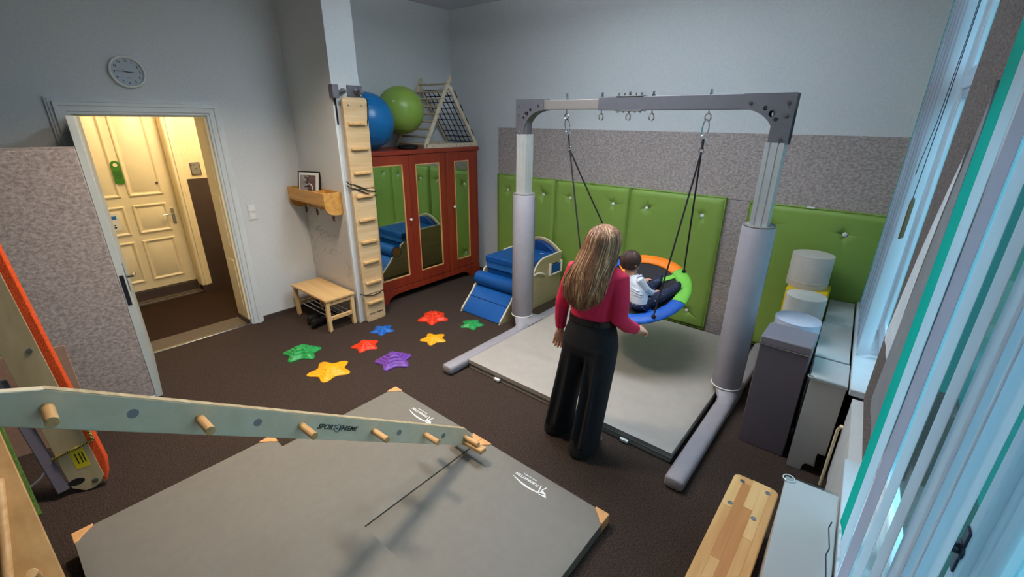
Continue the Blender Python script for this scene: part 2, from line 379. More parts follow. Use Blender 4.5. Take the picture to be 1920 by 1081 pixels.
# cream panelled reveal on the right-hand jamb
tr = box((XL-.298, 1.612, 0.06), (XL-.003, 1.63, 2.194)).obj('trim_3', 'cream', base=(XL, 1.62, 0), **st)
for z0, z1 in ((.18, .75), (.9, 1.45), (1.6, 2.1)):
    b = B(); b.box((XL-.25, 1.606, z0), (XL-.06, 1.613, z1)); b.obj('reveal_panel', 'cream', tr, bevel=.005)
box((XL-.298, .67, 2.195), (XL-.002, 1.63, 2.21)).obj('trim_4', 'cream', **st)
box((XL-.29, 1.60, 0), (XL-.03, 1.611, .06)).obj('trim_5', 'dado', **st)
th = box((XL-.31, .67, -.02), (XL-.02, 1.63, .006)).obj('trim_6', 'strip', base=(XL, 1.1, 0), **st)
box((XL-.03, .67, -.01), (XL+.015, 1.63, .011)).obj('metal_edge', 'steel', th, bevel=.003)

# hall beyond the door
HX = -6.75
box((-7.3, -1.2, -.1), (XL, 3.4, -.001)).obj('floor_hall', 'hall_carpet', **st)
box((-7.3, -1.2, 2.85), (XL-.3, 3.4, 2.95)).obj('ceiling_hall', 'cream_wall', **st)
w = B(); w.box((HX-.3, -1.2, 0), (HX, .66, 2.9)); w.box((HX-.3, 1.63, 0), (HX, 3.4, 2.9)); w.box((HX-.3, .66, 2.42), (HX, 1.63, 2.9)); w.box((HX-.3, .66, 0), (HX-.14, 1.63, .14))
w.obj('wall_hall', 'cream_wall', **st)
box((XL-.3, 3.3, 0), (-7.3, 3.4, 2.9)).obj('wall_hall_right', 'cream_wall', **st)
box((XL-.3, -1.3, 0), (-7.3, -1.2, 2.9)).obj('wall_hall_left', 'cream_wall', **st)
w = B(); w.box((HX-.01, 1.745, 0), (HX+.012, 3.3, 1.47)); w.obj('trim_7', 'dado', **st)
box((HX-.16, .66, 0), (HX-.12, 1.63, .14)).obj('trim_8', 'dado', bevel=.003, **st)
b = B(); b.box((HX-.12, .62, 0), (HX+.02, 1.63, .022)); b.obj('trim_9', 'strip', bevel=.004, **st)
box((HX-.02, .62, .018), (HX-.005, 1.63, .028)).obj('trim_10', 'steel', **st)
architrave('trim_11', HX, .655, 1.622, 2.41, [(0, -.13), (0, .03), (.012, .045), (.035, .045), (.04, .062), (.068, .062), (.074, .045), (.095, .045), (.1, .03), (.122, .025), (.122, -.005)], 'cream', .1)
box((HX-.1, 1.63, 0), (HX+.07, 1.75, .1)).obj('trim_12', 'dado', **st)

# panelled cream hall door
DX = -6.9
d2 = thing('door_2', None, None, (DX, 1.15, .14), kind='structure')
box((DX-.045, .66, .145), (DX, 1.63, 2.42)).obj('door_leaf', 'cream', d2, bevel=.002)
for y0, y1 in ((.76, 1.10), (1.17, 1.51)):
    for z0, z1 in ((.25, .77), (.85, 1.20), (1.30, 2.24)):
        mitred(DX-.001, DX+.016, y0, z0, y1, z1, .034).obj('panel_moulding', 'cream', d2, smooth=20)
        q = B(); i0, i1 = .05, .075
        o_ = [V(DX+.001, y, z) for y, z in ((y0+i0, z0+i0), (y1-i0, z0+i0), (y1-i0, z1-i0), (y0+i0, z1-i0))]
        i_ = [V(DX+.012, y, z) for y, z in ((y0+i1, z0+i1), (y1-i1, z0+i1), (y1-i1, z1-i1), (y0+i1, z1-i1))]
        q.ring_loft([o_, i_]); q.obj('raised_panel', 'cream', d2)
hp = box((DX, 1.535, .92), (DX+.008, 1.57, 1.12)).obj('handle_plate', 'steel', d2, bevel=.002)
B().tube([(DX+.005, 1.552, 1.05), (DX+.05, 1.552, 1.05), (DX+.055, 1.53, 1.052), (DX+.055, 1.43, 1.045)], .009, 8).obj('door_handle', 'chrome', hp)
B().cyl((DX+.001, 1.47, 1.44), (DX+.012, 1.47, 1.44), .013).obj('round_sticker', 'dado', d2)
st_ = B(); st_.cyl((DX+.001, 1.355, 1.66), (DX+.003, 1.355, 1.66), .028, seg=6).obj('sticker', 'photo_grey', d2)
for k, (yy, zz, mm) in enumerate(((1.335, 1.65, 'blue_light'), (1.375, 1.648, 'yellow_label'), (1.35, 1.685, 'sw_green'))):
    B().cyl((DX+.003, yy, zz), (DX+.005, yy, zz), .014, seg=10).obj('sticker_flower', mm, d2)
po = box((DX+.012, .845, .93), (DX+.015, 1.015, 1.13)).obj('poster', 'paper', d2)
box((DX+.015, .94, 1.06), (DX+.0165, .995, 1.10)).obj('poster_picture', 'blue_light', po)
for k, yy in enumerate((.87, .9, .935, .965)):
    b = B(); b.cyl((DX+.015, yy, .965), (DX+.0165, yy, .965), .012, seg=10); b.sphere((DX+.0157, yy, .99), .008, 8, 6, (0.1, 1, 1)); b.obj('poster_figure', 'black_print', po)
# green door hanger
hg = thing('door_hanger', 'green do-not-disturb card with a round hole hanging on the cream hall door', 'sign', (DX+.018, 1.13, 1.45))
R_ = Matrix.Rotation(0, 3, 'X')
pts = [(-.045, 0), (.045, 0), (.045, .20)] + [(.045*math.cos(a), .215+.045*math.sin(a)) for a in [PI*k/10 for k in range(0, 11)]] + [(-.045, .20)]
hole = [(.02*math.cos(2*PI*k/14), .212+.02*math.sin(2*PI*k/14)) for k in range(14)]
b = B(); b.prism(pts, (DX+.018, 1.125, 1.46), (0, 1, 0), (0, 0, 1), (1, 0, 0), .004); b.obj('card', 'hanger_green', hg)
B().cyl((DX+.0215, 1.125, 1.672), (DX+.0228, 1.125, 1.672), .021, seg=16).obj('hanger_hole', 'cream', hg)
text('print', 'BITTE\nnicht', .027, (DX+.0225, 1.125, 1.575), (0, 1, 0), (0, 0, 1), 'black_print', hg)
B().tube([(DX+.0225, 1.125+.028*math.sin(t), 1.556-.026*math.cos(t)) for t in [-1.1+.22*i for i in range(11)]], .0022, 5).obj('print_smile', 'black_print', hg)
# hall name plate
pl = thing('name_plate', 'square metal room sign with dark digits beside the cream hall door', 'sign', (HX+.005, 1.87, 1.52))
box((HX+.001, 1.815, 1.515), (HX+.016, 1.925, 1.665)).obj('plate', 'strip', pl, bevel=.002)
box((HX+.016, 1.825, 1.525), (HX+.018, 1.915, 1.655)).obj('plate_face', 'steel', pl)
text('digits', '2.31', .03, (HX+.0185, 1.85, 1.635), (0, 1, 0), (0, 0, 1), 'black_print', pl, bold=.0006)
B().cyl((HX+.018, 1.872, 1.59), (HX+.02, 1.872, 1.59), .007, seg=10).obj('dot', 'black_print', pl)
for z in (1.568, 1.54): box((HX+.018, 1.835, z), (HX+.0188, 1.905, z+.004)).obj('print_line', 'grey_print', pl)

# the open door leaf seen edge-on
d1 = thing('door_1', None, None, (XL, .68, 0), kind='structure')
ang = math.atan2(.54-.695, -4.265+5.2); L_ = math.hypot(.54-.695, -4.265+5.2)
DM = Matrix.Translation(V(XL+.01, .695, 0)) @ Matrix.Rotation(ang, 4, 'Z')
B().box((0, -.022, .012), (L_-.01, .022, 2.2), DM).obj('door_leaf', 'pale_trim', d1, bevel=.002)
B().box((L_-.0105, -.013, .84), (L_-.007, .013, 1.08), DM).obj('lock_plate', 'bronze', d1)
for side in (1,):
    hd = B().box((L_-.085, .022, .93), (L_-.045, .029, 1.16), DM).obj('handle_plate', 'steel', d1, bevel=.002)
    B().tube([DM @ V(L_-.065, .026, 1.05), DM @ V(L_-.065, .07, 1.05), DM @ V(L_-.08, .075, 1.05), DM @ V(L_-.18, .075, 1.045)], .009, 8).obj('door_handle', 'chrome', hd)

# window frames, sashes, panes
def window(n, y0, y1, centre, hz, dx, box_window):
    wt = thing('window_%d' % n, None, None, (XR+.045, (y0+y1)/2, ZS), skew=True, kind='structure')
    X0, X1 = XR+dx, XR+dx+.06
    f = B(); t = .055
    f.box((X0, y0, ZS), (X1, y0+t, ZT)); f.box((X0, y1-t, ZS), (X1, y1, ZT)); f.box((X0, y0, ZT-t), (X1, y1, ZT)); f.box((X0, y0, ZS), (X1, y1, ZS+t))
    f.box((X0, y0, 2.40), (X1, y1, 2.47)); f.box((X0+.005, centre-.045, ZS), (X1, centre+.045, ZT))
    f.box((X0-.014, centre-.022, ZS+.02), (X0+.01, centre+.022, ZT-.03))
    fr = f.obj('window_frame', 'pvc', wt, bevel=.006)
    for a, c in ((y0+t, centre-.045), (centre+.045, y1-t)):
        for z0, z1 in ((ZS+t, 2.40), (2.47, ZT-t)):
            s = .05; q = B()
            q.box((X0+.008, a, z0), (X1-.006, a+s, z1)); q.box((X0+.008, c-s, z0), (X1-.006, c, z1)); q.box((X0+.008, a, z0), (X1-.006, c, z0+s)); q.box((X0+.008, a, z1-s), (X1-.006, c, z1))
            q.obj('sash', 'pvc', wt, bevel=.008)
            box((X0+.03, a+s, z0+s), (X0+.034, c-s, z1-s)).obj('pane', 'glass', wt)
    if box_window:
        o = B(); O0, O1 = XR+.28, XR+.34       # outer frame of the double window
        for yy in (y0, y1-.06, centre-.05): o.box((O0, yy, ZS), (O1, yy+(.06 if yy != centre-.05 else .1), ZT))
        for zz in (ZS, ZT-.06, 2.39): o.box((O0, y0, zz), (O1, y1, zz+.07))
        o.obj('outer_frame', 'pvc', wt, bevel=.006)
        for a, c in ((y0+.06, centre-.05), (centre+.05, y1-.06)):
            box((O0+.03, a, ZS+.07), (O0+.034, c, 2.39)).obj('pane', 'glass', wt); box((O0+.03, a, 2.46), (O0+.034, c, ZT-.06)).obj('pane', 'glass', wt)
        box((X1, y0, ZS-.02), (XR+.42, y1, ZS+.004)).obj('sill_outer', 'sill', wt)
    for hh in hz:
        pl_ = B().cyl((X0-.02, centre, hh), (X0-.013, centre, hh), .022, seg=16); pl_.box((X0-.0185, centre-.014, hh-.055), (X0-.013, centre+.014, hh+.055))
        ro = pl_.obj('handle_plate', 'bronze', wt, bevel=.002)
        B().tube([(X0-.018, centre, hh), (X0-.05, centre, hh), (X0-.062, centre, hh)], [.012, .010, .012], 10).obj('handle_neck', 'bronze', ro)
        B().tube([(X0-.062, centre, hh+.045), (X0-.066, centre, hh+.02), (X0-.068, centre, hh), (X0-.066, centre, hh-.03), (X0-.06, centre+.004, hh-.065), (X0-.055, centre+.006, hh-.085)], [.008, .010, .012, .011, .012, .009], 10, flat=.8).obj('window_handle', 'bronze', ro)
    return wt
window(1, W1[0], W1[1], 4.1, (1.35, 2.75), .055, False)
window(2, W2[0], W2[1], 1.12, (1.36,), .03, False)
box((XR-.085, W1[0]-.02, .672), (XR+.1, W1[1]+.04, .716)).obj('window_sill', 'sill', skew=True, bevel=.006, kind='structure')
box((XR-.085, W2[0], .672), (XR+.1, W2[1]+.02, .716)).obj('window_sill', 'sill', skew=True, bevel=.006, kind='structure')

# ================================================================== LARGE THINGS
# felt partition beside the door
pt = thing('felt_partition', 'tall grey felt covered partition standing beside the open door', 'partition', (-4.2, -.4, 0))
PM = Matrix.Translation(V(-4.235, .513, 0)) @ Matrix.Rotation(math.radians(-8), 4, 'Z')
B().box((-.09, -2.4, .05), (0, 0, 1.99), PM).obj('felt_panel', 'felt', pt, bevel=.004)
B().box((-.095, -2.4, 0), (.006, .0, .05), PM).obj('base_strip', 'trim', pt, bevel=.002)
B().box((-.09, -2.4, 1.99), (0, 0, 2.004), PM).obj('top_strip', 'felt', pt)

# felt panels and green mats on the far wall
fp = [(( -4.28, 1.475, ), (0.16, 2.1), 'long grey felt panel forming the upper band behind the swing frame'),
      ((-4.28, .0), (-1.22, 1.47), 'grey felt panel mostly hidden behind the three joined green wall mats'),
      ((-1.215, .60), (-.96, 1.47), 'narrow strip of grey felt between the two groups of green mats'),
      ((-1.215, .0), (-.96, .595), 'lower strip of grey felt between the green mats, below the seam'),
      ((-.955, .0), (0.16, 1.47), 'grey felt panel hidden behind the green mat with the white cylinders')]
for (x0, z0), (x1, z1), lb in fp:
    box((x0, YF-.02, z0), (x1, YF-.002, z1)).obj('felt_panel', 'felt', label=lb, cat='wall panel', group='felt panels on the far wall', base=((x0+x1)/2, YF, z0), bevel=.002)

def green_mat(x0, x1, y, z0, z1, buttons, label, tag=None):
    t = thing('wall_mat', label, 'mat', ((x0+x1)/2, y, z0), 'green wall mats')
    # cushion front: grid with dimples at the buttons
    th_ = .055; b = B(); vs = {}
    def lines(lo, hi, n, cs):           # finer grid lines around the buttons
        v = {round(lo+(hi-lo)*i/n, 4) for i in range(n+1)}
        for c in cs: v |= {round(c+.0075*j, 4) for j in range(-18, 19) if lo < c+.0075*j < hi}
        return sorted(v)
    xs = lines(x0, x1, 26, {q[0] for q in buttons}); zs = lines(z0, z1, 36, {q[1] for q in buttons}); nx, nz = len(xs)-1, len(zs)-1
    rq = random.Random(int(x0*100)); folds = {q: [(rq.uniform(0, 6.28), rq.uniform(.05, .11)) for _ in range(6)] for q in buttons}
    for i, x in enumerate(xs):
        for k, z in enumerate(zs):
            e = min(x-x0, x1-x, z-z0, z1-z); d = th_*(1 if e > .02 else math.sqrt(max(0, 1-((.02-e)/.02)**2))*.55+.45)
            for q in buttons:
                dx, dz = x-q[0], z-q[1]; r = math.hypot(dx, dz)
                if r > .3: continue
                d -= .026*math.exp(-(r/.05)**2)
                for fa, fl in folds[q]:
                    al = dx*math.cos(fa)+dz*math.sin(fa); pe = -dx*math.sin(fa)+dz*math.cos(fa)
                    if al > 0: d -= .010*math.exp(-(pe/.008)**2)*math.exp(-(al/fl)**2)*min(1, al/.02)
            vs[i, k] = b.bm.verts.new((x, y-d, z))
    for i in range(nx):
        for k in range(nz): b.bm.faces.new([vs[i, k], vs[i+1, k], vs[i+1, k+1], vs[i, k+1]])
    rim = [vs[i, 0] for i in range(nx+1)]+[vs[nx, k] for k in range(1, nz+1)]+[vs[i, nz] for i in range(nx-1, -1, -1)]+[vs[0, k] for k in range(nz-1, 0, -1)]
    back = [b.bm.verts.new((v.co.x, y, v.co.z)) for v in rim]
    for i in range(len(rim)):
        j = (i+1) % len(rim); b.bm.faces.new([rim[i], back[i], back[j], rim[j]])
    b.bm.faces.new(back)
    b.obj('mat_cushion', 'green', t, smooth=60)
    for bx, bz in buttons:
        B().lathe([(.004, .012), (.014, .011), (.020, .006), (.021, 0), (.018, -.004)], (bx, y-th_+.026, bz), 16, (0, -1, 0)).obj('button', 'white_plastic', t)
    # edge piping
    B().tube([(x0+.006, y-th_*.6, z0+.006), (x0+.006, y-th_*.6, z1-.006), (x1-.006, y-th_*.6, z1-.006), (x1-.006, y-th_*.6, z0+.006)], .008, 6, closed=True).obj('piping', 'green', t)
    if tag: box((tag-.03, y-th_*.9, z1-.004), (tag+.03, y-th_*.5, z1+.008)).obj('label_tag', 'logo' if tag > -1 else 'green', t)
YG = YF-.022
green_mat(-4.27, -3.275, YG, .02, 1.49, [(-4.07, 1.28), (-3.46, 1.28), (-4.07, .2), (-3.46, .2)], 'green buttoned wall mat behind the blue slide, nearest the wardrobe')
green_mat(-3.27, -2.245, YG, .02, 1.49, [(-3.04, 1.28), (-2.44, 1.28), (-3.04, .2), (-2.44, .2)], 'green buttoned wall mat in the middle of the three joined ones', -2.73)
green_mat(-2.24, -1.2, YG, .02, 1.49, [(-2.02, 1.28), (-1.41, 1.28), (-2.02, .2), (-1.41, .2)], 'green buttoned wall mat directly behind the round swing')
green_mat(-.985, .16, YG, .02, 1.48, [(-.78, 1.28), (-.18, 1.28), (-.78, .2), (-.18, .2)], 'separate green wall mat behind the stacked white cylinders', -.48)

# wardrobe
WX, W0, WY1, WZ = -4.5, 2.78, 4.66, 1.85
wd = thing('wardrobe', 'red stained wooden wardrobe with three mirrored doors beside the climbing board', 'wardrobe', (-4.8, 3.7, 0))
box((XL+.02, W0+.02, .14), (WX-.02, WY1-.02, WZ-.05)).obj('carcass', 'red_wood', wd, bevel=.003)
box((XL+.01, W0-.01, WZ-.05), (WX+.012, WY1+.012, WZ)).obj('top_board', 'red_wood', wd, bevel=.006)
pp = [(W0, 0), (W0+.22, 0), (W0+.24, .05), (W0+.31, .085), (W0+.38, .095), (WY1-.38, .095), (WY1-.31, .085), (WY1-.24, .05), (WY1-.22, 0), (WY1, 0), (WY1, .17), (W0, .17)]
b = B(); b.prism(pp, (WX-.022, 0, 0), (0, 1, 0), (0, 0, 1), (1, 0, 0), .022); b.obj('plinth', 'red_wood', wd, bevel=.003)
box((WX-.02, 4.055, .17), (WX+.006, 4.125, WZ-.05)).obj('centre_post', 'red_wood', wd, bevel=.004)
for (y0, y1, m0, m1, mz0, mz1, hy, hz_) in ((W0+.01, 3.455, 2.94, 3.36, .30, 1.69, 3.42, 1.02), (3.46, 4.05, 3.555, 3.94, .31, 1.68, None, None), (4.13, 4.65, 4.205, 4.47, .31, 1.68, 4.17, 1.08)):
    fr = B(); X0_ = WX-.018; X1_ = WX
    fr.box((X0_, y0, .18), (X1_, m0, WZ-.055)); fr.box((X0_, m1, .18), (X1_, y1, WZ-.055)); fr.box((X0_, m0, .18), (X1_, m1, mz0)); fr.box((X0_, m0, mz1), (X1_, m1, WZ-.055))
    dr = fr.obj('door', 'red_wood', wd, bevel=.002)
    box((X0_+.002, m0, mz0), (X1_-.007, m1, mz1)).obj('mirror', 'mirror', dr)
    e = B(); s_ = .010
    e.box((X1_-.008, m0-.002, mz0), (X1_+.003, m0+s_, mz1)); e.box((X1_-.008, m1-s_, mz0), (X1_+.003, m1+.002, mz1)); e.box((X1_-.008, m0, mz0-.002), (X1_+.003, m1, mz0+s_)); e.box((X1_-.008, m0, mz1-s_), (X1_+.003, m1, mz1+.002))
    e.obj('mirror_bead', 'leather', dr)
    if hy:
        B().lathe([(.005, 0), (.005, .012), (.014, .016), (.018, .024), (.013, .033), (.003, .035)], (WX, hy, hz_), 16, (1, 0, 0)).obj('knob', 'white_plastic', dr)
        b = B(); b.cyl((WX-.001, hy, hz_-.075), (WX+.003, hy, hz_-.075), .009, seg=12); b.cyl((WX+.003, hy, hz_-.075), (WX+.02, hy, hz_-.075), .004, seg=8); b.obj('key', 'black_metal', dr)

# climbing board with nine rungs
cb = thing('climbing_board', 'narrow upright wooden climbing board with small rungs strapped to the pilaster', 'climbing board', (-4.25, 2.64, 0))
poly = [(2.525, .0), (2.735, .0), (2.755, .02), (2.785, 2.36), (2.765, 2.39), (2.535, 2.39), (2.515, 2.36), (2.505, .02)]
seg_ = [(0.0, .325), (.335, 1.50), (1.51, 2.39)]
for k, (z0, z1) in enumerate(seg_):
    y0a, y0b = 2.505+.010*z0/2.39, 2.505+.010*z1/2.39; y1a, y1b = 2.755+.03*z0/2.39, 2.755+.03*z1/2.39; c = .018
    b = B(); b.prism([(y0a+c, z0), (y1a-c, z0), (y1a, z0+c), (y1b, z1-c), (y1b-c, z1), (y0b+c, z1), (y0b, z1-c), (y0a, z0+c)], (-4.262, 0, 0), (0, 1, 0), (0, 0, 1), (1, 0, 0), .034)
    b.obj('board_section', 'wood_y', cb, bevel=.003)
for z in (2.15, 1.91, 1.67, 1.43, 1.18, .94, .71, .47, .23):
    cy = 2.63+.02*z/2.39; box((-4.232, cy-.098, z-.014), (-4.198, cy+.098, z+.014)).obj('rung', 'wood_x', cb, bevel=.006)
text('print', 'SPORT-THIEME', .026, (-4.2275, 2.635, .09), (0, 1, 0), (0, 0, 1), 'black_print', cb, bold=.0008, shear=.25)
for cy in (2.57, 2.71): B().cyl((-4.23, cy, 2.32), (-4.223, cy, 2.32), .009, seg=10).obj('bolt', 'steel', cb)
for zz in (1.53, 1.49): B().tube([(-4.28, 2.485, zz+.06), (-4.24, 2.49, zz+.04), (-4.218, 2.56, zz+.02), (-4.216, 2.70, zz-.05), (-4.23, 2.79, zz-.07), (-4.27, 2.80, zz-.07)], .006, 6).obj('strap', 'rope', cb)
B().tube([(-4.28, 2.49, .345), (-4.224, 2.51, .335), (-4.22, 2.62, .31), (-4.222, 2.72, .325), (-4.28, 2.78, .345)], .005, 6).obj('strap', 'rope', cb)
B().tube([(-4.24, 2.79, 2.38), (-4.222, 2.785, 2.30), (-4.224, 2.775, 2.20), (-4.235, 2.76, 2.12)], .007, 6).obj('strap', 'rope', cb)
for cy, s_, lb in ((2.475, -1, 'grey steel wall bracket with knob at the pilaster edge above the climbing board'), (2.70, 1, 'dark square steel wall bracket with knob above the climbing board, by the blue ball')):
    k = thing('wall_bracket', lb, 'bracket', (-4.3, cy, 2.44), 'brackets above the climbing board')
    if s_ < 0:
        box((-4.31, cy-.045, 2.38), (-4.235, cy+.02, 2.50)).obj('bracket_block', 'dark_steel', k, bevel=.004)
        B().lathe([(.02, 0), (.022, .01), (.014, .02), (.014, .04), (.024, .044), (.026, .07), (.018, .085)], (-4.265, cy+.02, 2.44), 16, (0, 1, .1)).obj('knob', 'dark_steel', k)
        box((-4.292, cy-.01, 2.14), (-4.278, cy+.005, 2.38)).obj('pin', 'black_metal', k)
    else:
        box((-4.30, cy-.085, 2.395), (-4.29, cy+.085, 2.505)).obj('bracket_plate', 'dark_steel', k, bevel=.004)
        B().lathe([(.03, 0), (.032, .012), (.018, .02), (.018, .04), (.028, .045), (.03, .075), (.02, .09)], (-4.29, cy+.02, 2.45), 16, (1, 0, 0)).obj('knob', 'dark_steel', k)
        for a in (-.06, .06):
            for z in (2.415, 2.485): B().cyl((-4.29, cy+a, z), (-4.285, cy+a, z), .009, seg=8).obj('screw', 'chrome', k)

# swing frame
FY = 3.6; PXL, PXR = -2.83, -.645; BZ0, BZ1 = 2.285, 2.375
fm = thing('swing_frame', 'large grey metal swing frame with padded posts straddling the crash mat', 'swing frame', (-1.74, FY, 0))
b = B(); b.box((-2.9, FY-.035, BZ0+.004), (-1.66, FY+.035, BZ1-.006)); b.obj('beam_inner', 'inner_tube', fm, bevel=.003)
b = B(); b.ring_loft([[V(x, FY+dy, z) for dy, z in ((-.046, BZ0-.004), (.046, BZ0-.004), (.046, BZ1+.006), (-.046, BZ1+.006))] for x in (-2.02, -.58)]); b.obj('beam_outer', 'dark_steel', fm, bevel=.003)
box((-2.0205, FY-.038, BZ0+.005), (-2.018, FY+.038, BZ1-.003)).obj('beam_opening', 'black_metal', fm)
box((-.58, FY-.044, BZ0), (-.572, FY+.044, BZ1+.004)).obj('beam_end_cap', 'black_metal', fm)
for z, in ((BZ1+.006,), (BZ0-.012,)): box((-1.86, FY-.05, z), (-1.63, FY+.05, z+.008)).obj('clamp_plate', 'steel', fm, bevel=.001)
for x in (-1.84, -1.79, -1.74, -1.69, -1.645): B().cyl((x, FY-.035, BZ1+.014), (x, FY-.035, BZ1+.034), .007, seg=6).obj('bolt', 'chrome', fm); B().cyl((x, FY-.035, BZ0-.012), (x, FY-.035, BZ0-.024), .007, seg=6).obj('bolt', 'chrome', fm)
def gusset(sx, xo):     # curved corner plate with holes; sx = direction into the span
    b = B(); R0 = .22
    pts = [(0, 0), (.36, 0), (.36, -.098)] + [(.10+.26*(1-math.sin(a)), -.098-.215*(1-math.cos(a))) for a in [PI/2*k/10 for k in range(1, 11)]][0:0]
    arc = []
    for k in range(13):
        a = PI/2*k/12; arc.append((.095+.225*(1-math.sin(a)), -.098-.2*(1-math.cos(a))))
    pts = [(0, 0), (.32, 0)] + arc + [(.095, -.32), (0, -.32)]
    for yy in (FY-.054, FY+.046):
        q = B(); q.prism(pts, (xo, yy, BZ1+.006), (sx, 0, 0), (0, 0, 1), (0, 1, 0), .008); g = q.obj('corner_plate', 'dark_steel', fm)
        cu = B()
        for (hx, hz2, r) in ((.096, -.158, .014), (.128, -.122, .021), (.172, -.086, .014)): cu.cyl((xo+sx*hx, yy-.02, BZ1+hz2), (xo+sx*hx, yy+.03, BZ1+hz2), r, seg=18)
        cut = cu.obj('cutter', 'black_metal', fm); md = g.modifiers.new('holes', 'BOOLEAN'); md.operation = 'DIFFERENCE'; md.object = cut
        nm_ = bpy.data.meshes.new_from_object(g.evaluated_get(bpy.context.evaluated_depsgraph_get())); g.modifiers.clear(); g.data = nm_
        nm_.set_sharp_from_angle(angle=math.radians(30)); bpy.data.objects.remove(cut)
        if yy < FY:
            for (hx, hz2) in ((.04, -.05), (.04, -.13), (.05, -.28), (.27, -.05)):
                B().cyl((xo+sx*hx, yy-.007, BZ1+hz2), (xo+sx*hx, yy, BZ1+hz2), .011, seg=8).obj('bolt', 'chrome', g)
    b = B()      # curved web between the two plates
    rr = [[V(xo+sx*x, FY-.046, BZ1+.006+z), V(xo+sx*x, FY+.046, BZ1+.006+z), V(xo+sx*(x-.004), FY+.046, BZ1+.006+z+.006), V(xo+sx*(x-.004), FY-.046, BZ1+.006+z+.006)] for x, z in arc]
    b.ring_loft(rr); b.obj('corner_web', 'dark_steel', fm)
gusset(1, -2.905); gusset(-1, -.572)
for px_, nm in ((PXL, 'l'), (PXR, 'r')):
    b = B(); hw = .058      # grooved aluminium profile
    prof = []
    for s0 in range(4):
        c, s = math.cos(PI/2*s0), math.sin(PI/2*s0)
        for (a, d) in ((-.058, .058), (-.03, .058), (-.027, .052), (-.021, .052), (-.018, .058), (.018, .058), (.021, .052), (.027, .052), (.03, .058)):
            prof.append((c*d-s*a, s*d+c*a))
    b.ring_loft([[V(px_+x, FY+y, z) for x, y in prof] for z in (.2, 2.07)])
    b.obj('post', 'alu', fm, smooth=20)
    box((px_-.05, FY-.04, 2.0), (px_+.05, FY+.04, 2.3)).obj('post_head', 'dark_steel', fm)
    pd = B().lathe([(.06, 1.50), (.098, 1.505), (.112, 1.49), (.112, .16), (.108, .15), (.06, .15)], (px_, FY, 0), 36).obj('post_padding', 'pad', fm, smooth=50)
    B().torus((px_, FY, 1.498), .102, .010, seg=36).obj('padding_ring', 'mat_grey', pd)
    B().torus((px_, FY, .158), .111, .006, seg=36).obj('padding_hem', 'logo', pd)
    zp = [(px_+.112*math.cos(.5+.04*math.sin(z*9)), FY-.0+.118*math.sin(.5+.05*math.sin(z*7)), z) for z in [.2+.06*k for k in range(22)]]
    B().tube(zp, .010, 6).obj('padding_flap', 'mat_grey', pd)
    # gaiter and padded foot
    def rect(x, y, z, hx, hy, n=20, p=4.0):
        out = []
        for j in range(n):
            a = 2*PI*j/n; c, s = math.cos(a), math.sin(a)
            r = (abs(c)**p+abs(s)**p)**(-1/p); out.append(V(x+hx*r*c, y+hy*r*s, z))
        return out
    fx = PXL+.115 if nm == 'l' else PXR+.045
    B().ring_loft([rect(px_, FY, .17, .095, .095, p=2.2), rect(px_+(fx-px_)*.4, FY, .125, .085, .13, p=3), rect(fx, FY, .10, .066, .2), rect(fx, FY, .07, .062, .32), rect(fx, FY, .0, .062, .33)]).obj('foot_gaiter', 'pad', fm, smooth=60)
    def ry(y, s, n=18):
        return [V(fx+.062*s*math.cos(2*PI*j/n)*(abs(math.cos(2*PI*j/n))**4+abs(math.sin(2*PI*j/n))**4)**(-.25), y, .046+.045*s*math.sin(2*PI*j/n)*(abs(math.cos(2*PI*j/n))**4+abs(math.sin(2*PI*j/n))**4)**(-.25)) for j in range(n)]
    B().ring_loft([ry(2.345, .75), ry(2.352, .92), ry(2.37, 1), ry(3.0, 1.0), ry(3.4, 1.02), ry(4.4, 1), ry(4.72, 1)]).obj('foot_padding', 'pad', fm, smooth=50)
HK = (-2.36, -2.01, -1.76, -1.56, -1.125)
for i, x in enumerate(HK):
    b = B(); b.cyl((x, FY, BZ0-.03), (x, FY, BZ1+.03), .006, seg=8); b.cyl((x, FY, BZ1+.006), (x, FY, BZ1+.02), .014, seg=6); b.cyl((x, FY, BZ1+.02), (x, FY, BZ1+.045), .010, seg=8)
    b.torus((x, FY, BZ0-.055), .026, .0055, (.35, 1, 0), 18, 6, PI*.62, PI*2.35)
    b.obj('eye_bolt', 'chrome', fm)

# crash mat
cm = thing('crash_mat', 'large warm grey crash mat lying between the feet of the swing frame', 'mat', (-1.66, 3.6, 0))
def slab(x0, x1, y0, y1, z0, z1, nx=60, ny=60, r=.02, bump=None):
    b = B(); vs = {}
    for i in range(nx+1):
        for k in range(ny+1):
            x = x0+(x1-x0)*i/nx; y = y0+(y1-y0)*k/ny; e = min(x-x0, x1-x, y-y0, y1-y)
            dz = 0 if e >= r else -(r-math.sqrt(max(0, r*r-(r-e)**2)))*.5
            if bump: dz += bump(x, y)*min(1, e/.12)
            vs[i, k] = b.bm.verts.new((x, y, z1+dz))
    for i in range(nx):
        for k in range(ny): b.bm.faces.new([vs[i, k], vs[i+1, k], vs[i+1, k+1], vs[i, k+1]])
    rim = [vs[i, 0] for i in range(nx+1)]+[vs[nx, k] for k in range(1, ny+1)]+[vs[i, ny] for i in range(nx-1, -1, -1)]+[vs[0, k] for k in range(ny-1, 0, -1)]
    lo = [b.bm.verts.new((v.co.x, v.co.y, z0)) for v in rim]
    for i in range(len(rim)):
        j = (i+1) % len(rim); b.bm.faces.new([rim[i], lo[i], lo[j], rim[j]])
    b.bm.faces.new(lo[::-1]); return b
